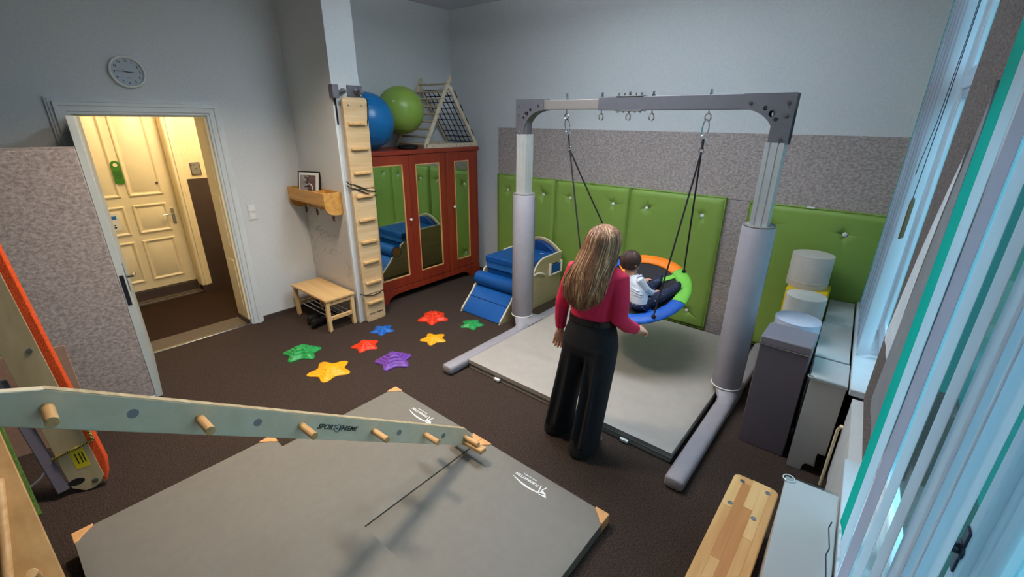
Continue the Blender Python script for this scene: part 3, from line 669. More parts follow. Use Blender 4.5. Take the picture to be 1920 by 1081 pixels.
def cmb(x, y):
    v = .004*math.sin(5*x+1.7*y)+.003*math.sin(3.1*y-2*x)
    for (ax, ay, bx, by, h) in ((-2.55, 2.95, -1.9, 3.02, .006), (-2.6, 3.35, -2.1, 3.1, -.006), (-2.2, 2.72, -1.7, 2.95, -.004)):
        t = max(0, min(1, ((x-ax)*(bx-ax)+(y-ay)*(by-ay))/((bx-ax)**2+(by-ay)**2)))
        v += h*math.exp(-((x-ax-t*(bx-ax))**2+(y-ay-t*(by-ay))**2)/.003)
    return v
slab(-2.655, -.70, 2.57, 4.66, .045, .092, bump=cmb).obj('mat_top', 'crash', cm, smooth=50)
slab(-2.65, -.705, 2.575, 4.65, .0, .042, 4, 4).obj('mat_base', 'crash', cm)
B().tube([(-2.655, 2.57, .044), (-.70, 2.57, .044), (-.70, 4.66, .044), (-2.655, 4.66, .044)], .007, 6, closed=True).obj('piping', 'crash_seam', cm)
for x in (-2.28, -1.04): box((x-.03, 2.545, .012), (x+.03, 2.572, .03)).obj('label_tag', 'logo', cm)

# three grey gym mats with leather corners
def gym_mat(x0, x1, y0, y1, z0, z1, label, corners, logo=None, crease=None):
    t = thing('gym_mat', label, 'mat', ((x0+x1)/2, (y0+y1)/2, z0), 'grey gym mats with leather corners')
    c = slab(x0, x1, y0, y1, z0, z1, 24, 24, .012, crease); c.obj('mat_body', 'mat_grey', t, smooth=50)
    for cx_, cy_ in corners:
        sx = 1 if cx_ == x0 else -1; sy = 1 if cy_ == y0 else -1; a = .085; q = B()
        poly = [(-.004, -.004), (a, -.004), (a*.92, a*.18), (a*.62, a*.42), (a*.42, a*.62), (a*.18, a*.92), (-.004, a)]
        q.prism(poly, (cx_, cy_, z0+.004), (sx, 0, 0), (0, sy, 0), (0, 0, 1), z1-z0-.001); q.obj('corner_patch', 'leather', t, bevel=.004)
    if logo:
        lx, ly, z = logo[0], logo[1], z1
        # boat-shaped outline with lettering, read from the far side
        up = V(0, -1, 0); ux = V(-1, 0, 0)
        P = lambda u, v: V(lx, ly, z+.0012)+ux*u+up*v
        b = B()
        arc = [(-.125+.25*k/16, -.028-.032*math.sin(PI*k/16)**.8) for k in range(17)][::-1]
        for k in range(16):
            t0, t1 = k/16, (k+1)/16; w0 = .006*math.sin(PI*(.12+.8*t0)); w1 = .006*math.sin(PI*(.12+.8*t1))
            u0, v0 = .125-.25*t0, .036+.022*math.sin(PI*t0*.9+.25); u1, v1 = .125-.25*t1, .036+.022*math.sin(PI*t1*.9+.25)
            b._add([P(-u0, v0-w0), P(-u1, v1-w1), P(-u1, v1+w1), P(-u0, v0+w0)], [(0, 1, 2, 3)])
        b._add([P(-.145, .055), P(-.09, .058), P(-.085, .03), P(-.10, .022), P(-.125, .03)], [(0, 1, 2, 3, 4)])
        b._add([P(-.085, .045), P(-.078, .047), P(-.062, -.008), P(-.069, -.01)], [(0, 1, 2, 3)])
        b._add([P(-.105, -.012), P(-.099, -.016), P(-.082, .04), P(-.088, .042)], [(0, 1, 2, 3)])
        b.obj('printed_emblem', 'logo', t)
        text('print', 'TURNMATTEN', .027, P(.03, .008), ux, up*-1*-1, 'logo', t, bold=.0007, shear=.2)
        text('print', 'SPORT UND THERAPIE', .010, P(.03, -.018), ux, up, 'logo', t, bold=.0003)
gym_mat(-2.80, -1.80, -.15, 1.85, 0, .075, 'grey gym mat with its far corner pointing at the stepping stars, under the balance pole', [(-2.80, 1.85), (-1.80, 1.85)], (-2.335, 1.765))
gym_mat(-1.79, -.79, -.15, 1.85, 0, .075, 'grey gym mat nearest the wooden bench, with a white logo by its far edge', [(-1.79, 1.85), (-.79, 1.85)], (-1.28, 1.765))
gym_mat(-2.86, -.82, -.15, .87, .077, .147, 'grey gym mat lying on top across the other two gym mats', [(-2.86, .87), (-2.86, -.15), (-.82, .87)], None,
        lambda x, y: -.006*math.exp(-((x+1.86)/.012)**2))

# balance pole: plank on edge with dowels through it, from the mats up to the left
bp0, bp1 = V(-1.805, 1.68, .196), V(-1.88, -.03, 1.34)
bd = (bp1-bp0).normalized(); ext = bp1+bd*.30
bn = V(-bd.y, bd.x, 0).normalized()               # sideways (towards the camera if x is positive)
if bn.x < 0: bn = -bn
bup = bd.cross(bn); bup = bup if bup.z > 0 else -bup
PH = math.radians(4); bn, bup = bn*math.cos(PH)+bup*math.sin(PH), bup*math.cos(PH)-bn*math.sin(PH)
bl = thing('balance_pole', 'long grey plywood climbing pole with through dowels sloping down onto the gym mats', 'climbing pole', (-1.8, 1.68, .147))
LP = (ext-bp0).length
def bpt(u, v, w): return bp0+bd*u+bup*v+bn*w
hw, hb = .056, .017
pl_out = [(-.06, -.02), (-.03, -hw), (LP, -hw), (LP, hw*.3), (LP-.28, hw), (.02, hw), (-.06, .03)]
L100 = (bp1-bp0).length
pl_out = [(-.06, -.03), (-.03, -hw), (LP, -hw*1.25), (LP, -.01), (L100+.03, hw), (.02, hw), (-.06, .02)]
B().prism(pl_out, bpt(0, 0, -hb), bd, bup, bn, 2*hb).obj('plank', 'plank', bl, bevel=.004)
B().ring_loft([[bpt(u, hw+.0012, -hb), bpt(u, hw+.0012, hb), bpt(u, hw, hb), bpt(u, hw, -hb)] for u in (.02, L100+.03)]).obj('plank_edge', 'plank_edge', bl)
PEGS = (2.062, 1.627, 1.197, .776, .385, .004)   # towards the windows
BACK = (1.841, 1.40, .984, .592, .217)           # through to the other side
for i, u in enumerate(PEGS):
    lo, hi = (-hb, .145)
    b = B(); b.cyl(bpt(u, 0, lo), bpt(u, 0, hi), .017, seg=18); b.obj('dowel', 'peg', bl, bevel=.002)
for u in BACK:
    b = B(); b.cyl(bpt(u, 0, -.145), bpt(u, 0, -hb+.002), .017, seg=18); b.obj('dowel', 'peg', bl, bevel=.002)
for u in BACK[:2]+BACK[3:]:
    B().cyl(bpt(u, .0, hb-.001), bpt(u, .0, hb+.0008), .017, seg=18).obj('plugged_hole', 'grey_print', bl)
B().cyl(bpt(-.035, .0, hb-.001), bpt(-.035, .0, hb+.002), .007, seg=12).obj('screw', 'black_metal', bl)
text('print', 'SPORT-THIEME', .034, bpt(1.0, .002, hb+.001), -bd, bup, 'black_print', bl, bold=.0006, shear=.3)
B().torus(bpt(1.0, .0, hb+.0006), .018, .0035, tuple(bn), 20, 4).obj('print_ring', 'grey_print', bl)
foot = B(); c0 = bpt(.0, 0, 0); c0.z = .147
ft = [V(0, 0, 0)]
fb = B()
fm_ = Matrix((bn, V(bn.y, -bn.x, 0), V(0, 0, 1))).transposed().to_4x4(); fm_.translation = V(c0.x, c0.y, .149)
fb.box((-.10, -.028, 0), (.19, .028, .034), fm_); fb.obj('cross_foot', 'peg', bl, bevel=.008)

# stand that carries the upper end of the pole, beyond the left edge of the picture
sd = thing('climbing_stand', 'wooden stand with an arm carrying the upper end of the grey climbing pole', 'stand', (-1.9, -.64, 0))
box((-1.945, -.69, .03), (-1.855, -.60, 1.62)).obj('post', 'wood_z', sd, bevel=.004)
box((-1.93, -.60, 1.36), (-1.87, -.24, 1.43)).obj('arm', 'wood_x', sd, bevel=.004)
box((-2.2, -.70, 0), (-1.6, -.59, .03)).obj('foot', 'wood_x', sd, bevel=.004)
box((-1.95, -.95, 0), (-1.85, -.70, .03)).obj('foot', 'wood_x', sd, bevel=.004)

# inclined peg board at the lower left, green carpet on its underside
pb = thing('peg_board', 'sloping wooden board with dowel rungs and a green carpet edge, beside the grey mats', 'climbing board', (-1.9, -.4, .1))
A0, A1 = V(-2.90, -.215, 1.02), V(-1.70, -.155, .10)
ad = (A1-A0).normalized(); aw = V(0, -1, 0); aw = (aw-ad*aw.dot(ad)).normalized(); an = ad.cross(aw); an = an if an.z > 0 else -an
LA = (A1-A0).length
def apt(u, v, w): return A0+ad*u+aw*v+an*w
B().ring_loft([[apt(u, 0, 0), apt(u, .36, 0), apt(u, .36, -.022), apt(u, 0, -.022)] for u in (-.5, LA)]).obj('board', 'rail_wood', pb, bevel=.004)
B().ring_loft([[apt(u, -.012, -.023), apt(u, .36, -.023), apt(u, .36, -.04), apt(u, -.012, -.04)] for u in (-.5, .62)]).obj('carpet_underside', 'green_carpet', pb, bevel=.004)
for u, v, h in ((.86, .068, .09), (1.12, .12, .10), (.05, .125, .10), (.48, .30, .10), (.2, .30, .10), (.98, .30, .10)):
    B().cyl(apt(u, v, 0), apt(u, v, h), .019, seg=16).obj('dowel', 'peg', pb, bevel=.002)
B().cyl(apt(.42, .055, .020), apt(.95, .155, .020), .016, seg=14).obj('rod', 'peg', pb, bevel=.002)

for v in (.07, .30):
    t0 = apt(-.32, v, -.044); B().ring_loft([[V(t0.x+a, t0.y+c, z) for a, c in ((-.02, -.02), (.02, -.02), (.02, .02), (-.02, .02))] for z in (0, t0.z)]).obj('leg', 'wood_z', pb, bevel=.002)

# leaning ramp board with orange carpet, rope and label
rb = thing('ramp_board', 'leaning plywood ramp board with orange carpet and a black and yellow rope', 'ramp', (-3.4, 0, 0))
R0, R1 = V(-3.42, -.01, .005), V(-4.04, -.14, 2.2)
rd = (R1-R0).normalized(); rw = V(.45, .89, 0).normalized(); rw = (rw-rd*rw.dot(rd)).normalized(); rn = rw.cross(rd)
rn = rn if rn.x > 0 else -rn
def rpt(u, v, w): return R0+rd*u+rw*v+rn*w
pts = [(.0, -.03), (.045, -.085), (2.2, -.085), (2.2, .085), (.06, .085), (.02, .055), (0, .015)]
b = B(); b.prism(pts, R0, rd, rw, rn, .028); b.obj('board', 'khaki', rb, bevel=.003)
b = B(); b.prism([(.01, .075), (2.2, .075), (2.2, .128), (.16, .128), (.07, .105)], R0-rn*.012, rd, rw, rn, .038); b.obj('carpet_edge', 'orange_carpet', rb, bevel=.006)
B().prism([(.075+.022*math.cos(2*PI*k/16), -.05+.042*math.sin(2*PI*k/16)) for k in range(16)], R0+rn*.0275, rd, rw, rn, .001).obj('hook_slot', 'black_print', rb)
for u, v in ((.045, .035), (.93, .04)): B().lathe([(.016, 0), (.016, .004), (.008, .007)], rpt(u, v, .028), 14, tuple(rn)).obj('bolt', 'steel', rb)
lb = B(); lb.prism([(.15, -.02), (.27, -.02), (.27, .05), (.15, .05)], R0+rn*.0282, rd, rw, rn, .001); lo_ = lb.obj('warning_label', 'yellow_label', rb)
for v in (0, .02, .035): B().prism([(.18, v), (.25, v), (.25, v+.006), (.18, v+.006)], R0+rn*.0293, rd, rw, rn, .0005).obj('label_print', 'black_print', lo_)
B().tube([rpt(.62, .10, .034), rpt(.48, .105, .04), rpt(.36, .12, .04), rpt(.30, .12, .038), rpt(.29, .06, .037), rpt(.28, 0, .036), rpt(.27, -.07, .036), rpt(.255, -.11, .02)], .009, 8).obj('rope', 'yb_rope', rb)
B().tube([rpt(.255, -.11, .02), V(-3.50, -.2, .16), V(-3.55, -.34, .05), V(-3.6, -.42, .02), V(-3.66, -.34, .015), V(-3.7, -.26, .02)], .007, 8).obj('rope_tail', 'grey_print', rb)
# grey bar and hardboard sheet
bar = thing('metal_bar', 'dark grey square metal bar with silver end cap leaning beside the orange ramp', 'bar', (-3.46, -.13, 0))
b0, b1 = V(-3.46, -.135, .004), V(-3.72, -.20, .74); d_ = (b1-b0).normalized(); u_ = V(0, 1, 0); u_ = (u_-d_*u_.dot(d_)).normalized(); v_ = d_.cross(u_)
def sq(p, h): return [p+u_*a*h+v_*c*h for a, c in ((-1, -1), (1, -1), (1, 1), (-1, 1))]
B().ring_loft([sq(b0+d_*.03, .028), sq(b1, .028)]).obj('bar_tube', 'grey_box_dark', bar, bevel=.004)
B().ring_loft([sq(b1, .022), sq(b1+d_*.006, .022)]).obj('end_cap', 'chrome', bar)
hbM = Matrix.Translation(V(-4.07, .11, .0)) @ Matrix.Rotation(math.radians(-12), 4, 'Z') @ Matrix.Rotation(math.radians(-3), 4, 'Y')
b = B(); b.box((-.010, -.55, .001), (.004, 0, .72), hbM); b.obj('hardboard_sheet', 'cardboard', None, 'beige hardboard sheet leaning against the grey felt partition', 'board', base=(-4.07, -.15, 0), bevel=.001)

# wooden gym bench
gb = thing('gym_bench', 'glued beech gym bench with round bolt heads beside the white low cabinets', 'bench', (-.17, 1.6, 0))
gx0, gx1, gy0, gy1, gz = -.283, -.058, .9, 2.385, .31
def rr(x0, x1, y0, y1, r, n=6):
    out = []
    for cx_, cy_, a0 in ((x1-r, y1-r, 0), (x0+r, y1-r, PI/2), (x0+r, y0+r, PI), (x1-r, y0+r, 1.5*PI)):
        for k in range(n+1): out.append((cx_+r*math.cos(a0+PI/2*k/n), cy_+r*math.sin(a0+PI/2*k/n)))
    return out
B().prism(rr(gx0, gx1, gy0, gy1, .035), (0, 0, gz-.032), (1, 0, 0), (0, 1, 0), (0, 0, 1), .0315).obj('bench_top', 'bench_y', gb, bevel=.004)
lam = [(gx0+.004, gx0+.052, [(gy0+.05, 2.10, 'bench_y'), (2.1, gy1-.02, 'bench_pale')]), (gx0+.052, gx0+.097, [(gy0, 1.75, 'bench_y'), (1.75, 2.33, 'bench_dark')]), (gx0+.097, gx0+.142, [(gy0, 2.15, 'bench_dark'), (2.15, gy1, 'bench_pale')]), (gx0+.142, gx0+.187, [(gy0, 1.95, 'bench_y'), (1.95, gy1, 'bench_pale')]), (gx0+.187, gx1-.004, [(gy0+.03, gy1-.03, 'bench_y')])]
for x0, x1, segs in lam:
    for y0, y1, m_ in segs: box((x0+.0006, y0+.001, gz-.002), (x1-.0006, y1-.001, gz+.0008)).obj('lamella', m_, gb)
for (x, y) in ((-.235, 2.335), (-.105, 2.33), (-.245, 2.13), (-.125, 2.10), (-.24, 1.3), (-.12, 1.3)):
    B().lathe([(.013, 0), (.013, .0035), (.008, .0045), (.002, .0025)], (x, y, gz), 16).obj('bolt_head', 'steel', gb)
for y in (1.1, 2.22): box((gx0+.02, y-.02, 0), (gx1-.02, y+.02, gz-.032)).obj('leg', 'bench_y', gb, bevel=.004)
box((gx0+.09, 1.0, .12), (gx1-.09, 2.32, .17)).obj('stretcher', 'bench_y', gb, bevel=.003)

# low white cabinets along the windows, with clear corner bumpers (skewed with the wall)
def cabinet(y0, y1, x0, x1, z, label, notch=False):
    t = thing('low_cabinet', label, 'cabinet', ((x0+x1)/2, (y0+y1)/2, 0), 'white low cabinets under the windows', skew=True)
    box((x0, y0, z-.022), (x1, y1, z)).obj('top', 'white_lam', t, bevel=.0025)
    e = .018
    if notch:
        pts = [(x0+.004, 0), (x1-.11, 0), (x1-.105, .045), (x1-.085, .07), (x1-.05, .07), (x1-.045, .17), (x1-.004, .17 if False else .17), (x1-.004, z-.022), (x0+.004, z-.022)]
    else: pts = [(x0+.004, 0), (x1-.004, 0), (x1-.004, z-.022), (x0+.004, z-.022)]
    for yy in (y0+.003, y1-.003-e):
        b = B(); b.prism(pts, (0, yy, 0), (1, 0, 0), (0, 0, 1), (0, 1, 0), e); b.obj('side_panel', 'white_lam', t, bevel=.001)
    box((x0+.004, y0+.022, .06), (x0+.02, (y0+y1)/2-.002, z-.024)).obj('door', 'white_lam', t, bevel=.002)
    box((x0+.004, (y0+y1)/2+.002, .06), (x0+.02, y1-.022, z-.024)).obj('door', 'white_lam', t, bevel=.002)
    box((x0+.03, y0+.021, .05), (x1-.04, y1-.021, .066)).obj('bottom_panel', 'white_lam', t)
    box((x1-.02, y0+.021, .2), (x1-.012, y1-.021, z-.022)).obj('back_panel', 'white_lam', t)
    return t
cabinet(4.13, 4.74, .05, .237, .70, 'white low cabinet in the far corner below the green mat')
c2 = cabinet(3.42, 4.12, .042, .237, .702, 'white low cabinet second from the far corner, under the blind')
c3 = cabinet(3.08, 3.413, .046, .243, .695, 'white low cabinet with a bare end panel facing the bench', True)
c4 = cabinet(.7, 2.02, .045, .243, .70, 'long white low cabinet standing right beside the wooden bench')
def bumper(t, x, y, z, big=1):
    b = B(); b.lathe([(.0235*big, -.012), (.025*big, -.006), (.025*big, .004), (.022*big, .007), (.012*big, .008)], (x, y, z), 20); b.obj('corner_bumper', 'clear', t)
    B().torus((x, y, z+.004), .023*big, .0022, seg=20, rseg=5).obj('bumper_rim', 'white_plastic', t)
bumper(c3, .052, 3.09, .695, .8); bumper(c4, .058, 2.005, .70)
B().tube([(.048, 3.075, .70), (.24, 3.075, .70)], .006, 6).obj('edge_guard', 'clear', c3); B().tube([(.08, 2.022, .702), (.24, 2.022, .702)], .005, 6).obj('edge_guard', 'clear', c4)
# radiator with its cover boards below the sills
rd_ = thing('radiator', 'white flat panel radiator below the window sill, between the low cabinets', 'radiator', (XR-.04, 2.5, .1), skew=True)
box((XR-.062, 2.08, .10), (XR-.012, 2.62, .655)).obj('panel', 'trim', rd_, bevel=.006)
box((XR-.062, 2.63, .10), (XR-.012, 3.02, .655)).obj('panel', 'trim', rd_, bevel=.006)
box((XR-.062, 2.08, .655), (XR-.002, 3.02, .664)).obj('top_grille', 'trim', rd_, bevel=.002)
for y in (2.2, 2.9): box((XR-.06, y-.02, 0), (XR-.02, y+.02, .1)).obj('foot', 'trim', rd_)
B().tube([(XR-.085, 2.98, .02), (XR-.085, 2.98, .45), (XR-.075, 2.95, .5)], .009, 10).obj('pipe', 'cream', rd_)
# cloth pieces hanging on the pier between the windows
def drape(name, m, label, p0, p1, p2, x):
    b = B(); n = 14; rings = []
    for i in range(n+1):
        t = i/n; ya = p0[0]+(p1[0]-p0[0])*t; yb = p0[0]+.006+(p2[0]-p0[0])*t; z = p0[1]+(p1[1]-p0[1])*t
        rings.append([V(x-.004*math.sin(3*k+4*t)-(.0 if k < 5 else -.004), (ya+(yb-ya)*(k if k < 5 else 9-k)/4), z) for k in range(10)])
    b.ring_loft(rings); return b.obj(name, m, None, label, 'cloth', base=(x, p0[0], p1[1]), skew=True)
drape('hanging_cloth', 'drape', 'pale grey blue pointed cloth hanging on the pier between the windows', (2.465, 2.13), (2.98, 1.12), (2.60, 1.10), XR-.022)
drape('hanging_cloth', 'drape_dark', 'dark grey pointed cloth hanging between the pale cloth and the blind slats', (2.29, 2.34), (2.62, .9), (2.1, .9), XR-.030)

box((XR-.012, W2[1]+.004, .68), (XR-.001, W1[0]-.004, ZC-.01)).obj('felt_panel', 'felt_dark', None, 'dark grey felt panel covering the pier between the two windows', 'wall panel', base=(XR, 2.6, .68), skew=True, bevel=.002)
# vertical blinds
def slat(name, m, par, c, wd_, ang, z0, z1, curve=.006):
    rg = []
    ca, sa = math.cos(ang), math.sin(ang)
    pts = []
    for k in range(7):
        s = (k/6-.5)*wd_; d = curve*(1-(2*k/6-1)**2); pts.append((c[0]+s*sa+d*ca, c[1]+s*ca-d*sa))
    full = pts+[(x+.0012*ca, y-.0012*sa) for x, y in pts[::-1]]
    B().ring_loft([[V(x, y, z) for x, y in full] for z in (z0, z1)]).obj(name, m, par)
bl1 = thing('vertical_blind', 'narrow vertical blind with slats drawn together in the far window', 'blind', (.27, 4.2, .72), skew=True)
box((.22, 3.1, 3.24), (.30, 4.74, 3.29)).obj('head_rail', 'pvc', bl1, bevel=.003)
for i in range(17):
    y = 4.69-i*.071; an1 = math.radians(46+6*math.sin(i*2.1))
    slat('slat', 'slat_teal' if i == 0 else ('slat_white', 'slat_white', 'slat_lilac')[i % 3], bl1, (.262+.0445*math.sin(an1), y), .089, an1, .735, 3.24)
B().tube([(.272-.005*math.cos(i*PI), 4.69-i*.071-.03*math.cos(i*PI), .738-.004*(i % 2)) for i in range(17)], .0022, 5).obj('bead_chain', 'navy', bl1)
B().tube([(.30, 3.55, 3.24), (.296, 3.52, 2.6), (.285, 3.50, 2.2), (.268, 3.50, 1.98), (.27, 3.56, 1.86), (.30, 3.66, 1.82), (.322, 3.74, 1.88), (.324, 3.76, 2.1), (.32, 3.76, 2.5), (.312, 3.70, 3.24)], .0018, 6).obj('cord_loop', 'navy', bl1)
tg = B(); tg.prism([(-.028, 0), (.028, 0), (.028, .20), (.014, .225), (-.014, .225), (-.028, .20)], (.272, 3.3, 1.59), (.35, .94, 0), (0, 0, 1), (1, -.37, 0), .006); tg.obj('pull_tag', 'brown_tag', bl1)
B().tube([(.272, 3.3, 1.81), (.285, 3.35, 2.3), (.29, 3.36, 3.24)], .002, 5).obj('pull_cord', 'navy', bl1)
bl2 = thing('vertical_blind', 'vertical blind of pale and teal fabric slats in the near window', 'blind', (.25, 1.3, .72), skew=True)
box((.21, .5, 3.24), (.29, 2.2, 3.29)).obj('head_rail', 'pvc', bl2, bevel=.003)
SL = [(7.73, 8.40, 'slat_teal'), (8.42, 9.13, 'slat_white'), (9.28, 10.19, 'slat_lilac'), (10.47, 11.28, 'slat_white'), (11.87, 12.73, 'slat_white'), (13.14, 14.19, 'slat_white'), (14.22, 15.10, 'slat_white'), (15.1, 16.67, 'slat_white')]
for a, c, m_ in SL:
    wdt = .127 if m_ != 'slat_teal' else .10
    am = math.radians((a+c)/2); yc = .25/math.tan(am); best = None
    for k in range(-400, 401):
        an_ = k/400*1.2; e0 = math.atan2(.25-wdt/2*math.sin(an_), yc-wdt/2*math.cos(an_)); e1 = math.atan2(.25+wdt/2*math.sin(an_), yc+wdt/2*math.cos(an_))
        er = abs((e0-e1)-math.radians(c-a))
        if best is None or er < best[0]: best = (er, an_)
    slat('slat', m_, bl2, (.25, yc), wdt, best[1], .745, 3.24, .004)
    B().lathe([(.006, 0), (.006, .012)], (.25, yc, .735), 8).obj('slat_weight', 'clear', bl2)
cp = []
for i in range(0, 8):
    a, c, _m = SL[i]; yc = .25/math.tan(math.radians((a+c)/2)); cp += [(.222, yc+.03, .742), (.215, yc, .735)]
B().tube(cp, .0022, 5).obj('bead_chain', 'navy', bl2)

# ================================================================== THINGS ALONG THE LEFT WALL
# clock
ck = thing('wall_clock', 'round grey wall clock with white rim hanging above the door', 'clock', (XL, 1.11, 2.42))
CX, CY, CZ = XL, 1.11, 2.55
B().lathe([(.118, 0), (.124, .004), (.126, .02), (.122, .032), (.114, .035), (.109, .03), (.108, .012)], (CX, CY, CZ), 48, (1, 0, 0)).obj('rim', 'white_plastic', ck)
B().cyl((CX+.008, CY, CZ), (CX+.016, CY, CZ), .112, seg=48).obj('dial', 'clock_face', ck)
for n in range(1, 13):
    a = 2*PI*n/12; yy, zz = CY+.086*math.sin(a), CZ+.086*math.cos(a)
    text('numeral', str(n), .026, (CX+.0165, yy, zz), (0, 1, 0), (0, 0, 1), 'black_print', ck, bold=.0004)
for n in range(12):
    a = 2*PI*n/12; B().cyl((CX+.0165, CY+.101*math.sin(a), CZ+.101*math.cos(a)), (CX+.0165, CY+.107*math.sin(a), CZ+.107*math.cos(a)), .0012, seg=6).obj('tick', 'black_print', ck)
def hand(name, ang, ln, wd_, back, xo):
    a = math.radians(ang); d = V(0, math.sin(a), math.cos(a)); p = V(0, d.z, -d.y); c = V(CX+xo, CY, CZ)
    b = B(); q = [c-d*back-p*wd_*.6, c-d*back+p*wd_*.6, c+p*wd_, c+d*ln+p*wd_*.4, c+d*ln-p*wd_*.4, c-p*wd_]
    b.ring_loft([q, [v+V(.0012, 0, 0) for v in q]]); b.obj(name, 'black_print', ck)
hand('hour_hand', 88, .045, .0035, .012, .018); hand('minute_hand', 277, .072, .0026, .015, .020); hand('second_hand', 300, .06, .0012, .03, .022)
box((CX+.0165, CY-.016, CZ-.048), (CX+.017, CY+.016, CZ-.044)).obj('print_line', 'black_print', ck)
# light switch and socket
for nm, z, lb in (('light_switch', 1.285, 'white square light switch above the socket beside the door frame'), ('wall_socket', 1.203, 'white wall socket below the light switch beside the door frame')):
    t = thing(nm, lb, 'switch' if nm == 'light_switch' else 'socket', (XL, 1.868, z-.04))
    box((XL, 1.828, z-.04), (XL+.010, 1.908, z+.04)).obj('cover_frame', 'socket', t, bevel=.003)
    if nm == 'light_switch': box((XL+.01, 1.84, z-.028), (XL+.014, 1.896, z+.028)).obj('rocker', 'white_plastic', t, bevel=.002)
    else:
        r_ = B(); r_.lathe([(.026, .011), (.024, .0125), (.021, .012), (.0195, .002)], (XL, 1.868, z), 24, (1, 0, 0)); r_.obj('socket_ring', 'white_plastic', t)
        B().cyl((XL+.004, 1.868, z), (XL+.0108, 1.868, z), .0195, seg=20).obj('socket_well', 'grey_print', t)
        for a in (-.008, .008): B().cyl((XL+.0105, 1.868+a, z), (XL+.0115, 1.868+a, z), .003, seg=8).obj('socket_hole', 'black_print', t)

# coat rack shelf on the pilaster
rk = thing('coat_rack', 'wooden box shelf with hooks mounted on the pilaster above the shoe bench', 'shelf', (-4.78, 2.44, 1.24))
kx0, kx1, ky0, ky1 = -5.15, -4.365, 2.26, 2.456
for x in (kx0, kx1-.02):
    pts = [(ky0, 1.48), (ky1, 1.48), (ky1, 1.245), (ky1-.06, 1.245)] + [(ky0+.125-.125*math.sin(PI/2*k/6), 1.245+.10*(1-math.cos(PI/2*k/6))) for k in range(7)]
    B().prism(pts, (x, 0, 0), (0, 1, 0), (0, 0, 1), (1, 0, 0), .02).obj('end_panel', 'pine', rk, bevel=.002)
box((kx0+.02, ky0, 1.345), (kx1-.02, ky0+.018, 1.48)).obj('front_board', 'pine', rk, bevel=.002)
box((kx0+.02, ky0+.018, 1.345), (kx1-.02, ky1, 1.36)).obj('shelf_board', 'pine', rk)
box((kx0+.02, ky1-.016, 1.245), (kx1-.02, ky1, 1.48)).obj('back_board', 'pine', rk, bevel=.002)
box((-4.66, ky0+.02, 1.36), (-4.642, ky1-.016, 1.475)).obj('divider', 'pine', rk)
for x in (-5.0, -4.87, -4.74, -4.62, -4.50):
    h = B(); h.cyl((x, ky1-.016, 1.30), (x, ky1-.022, 1.30), .014, seg=12); h.tube([(x, ky1-.02, 1.305), (x, ky1-.05, 1.30), (x, ky1-.062, 1.275), (x, ky1-.055, 1.25), (x, ky1-.04, 1.245)], .005, 6); h.tube([(x, ky1-.02, 1.31), (x, ky1-.07, 1.325), (x, ky1-.085, 1.335)], .005, 6)
    h.obj('coat_hook', 'steel', rk)
for x in (-5.05, -4.80):
    B().torus((x, ky1-.065, 1.225), .035, .005, (.3, 1, 0), 20, 6).obj('ring', 'black_metal', rk)
kk = thing('key_bunch', 'small red key tag with key hanging from a hook of the coat rack', 'keys', (-4.50, 2.40, 1.17))
B().torus((-4.50, ky1-.05, 1.235), .014, .002, (1, 0, 0), 16, 5).obj('key_ring', 'chrome', kk)
box((-4.512, ky1-.054, 1.165), (-4.488, ky1-.048, 1.222)).obj('key_tag', 'red_wood', kk, bevel=.002)
b = B(); b.cyl((-4.475, ky1-.05, 1.205), (-4.475, ky1-.047, 1.205), .011, seg=10); b.box((-4.478, ky1-.05, 1.155), (-4.472, ky1-.047, 1.2)); b.obj('key', 'black_metal', kk)
# framed picture standing on the shelf
FMx = Matrix.Translation(V(-4.85, 2.34, 1.363)) @ Matrix.Rotation(math.radians(24), 4, 'Z') @ Matrix.Rotation(math.radians(-12), 4, 'X')
pf = thing('picture_frame', 'dark framed picture with white mount standing in the wooden wall shelf', 'picture', (-4.87, 2.335, 1.365))
b = B()
for a, c in (((-.14, 0, 0), (-.13, .02, .30)), ((.13, 0, 0), (.14, .02, .30)), ((-.14, 0, 0), (.14, .02, .010)), ((-.14, 0, .29), (.14, .02, .30))): b.box(a, c, FMx)
b.obj('frame', 'black_metal', pf, bevel=.001)
B().box((-.131, .006, .009), (.131, .012, .291), FMx).obj('mount', 'paper', pf)
pb_ = B().box((-.115, .004, .05), (-.02, .0065, .26), FMx).obj('picture_light_half', 'photo_grey', pf)
B().box((-.02, .004, .05), (.085, .0065, .26), FMx).obj('picture_dark_half', 'photo_dark', pf)
for (cx_, cz_, r, a0_, a1_, m_) in ((-.045, .21, .026, -1.9, 1.9, 'black_print'), (-.045, .16, .026, -1.9, 1.9, 'black_print'), (.005, .125, .042, -.6, 2.6, 'paper'), (-.01, .115, .026, -.4, 2.2, 'black_print'), (-.03, .06, .030, .2, 2.9, 'black_print')):
    B().tube([FMx @ V(cx_+r*math.cos(a0_+(a1_-a0_)*i/10), .0035, cz_+r*math.sin(a0_+(a1_-a0_)*i/10)) for i in range(11)], .0055, 6).obj('picture_motif', m_, pf)
B().box((.105, .02, .0), (.115, .06, .16), FMx).obj('stand', 'photo_grey', pf)

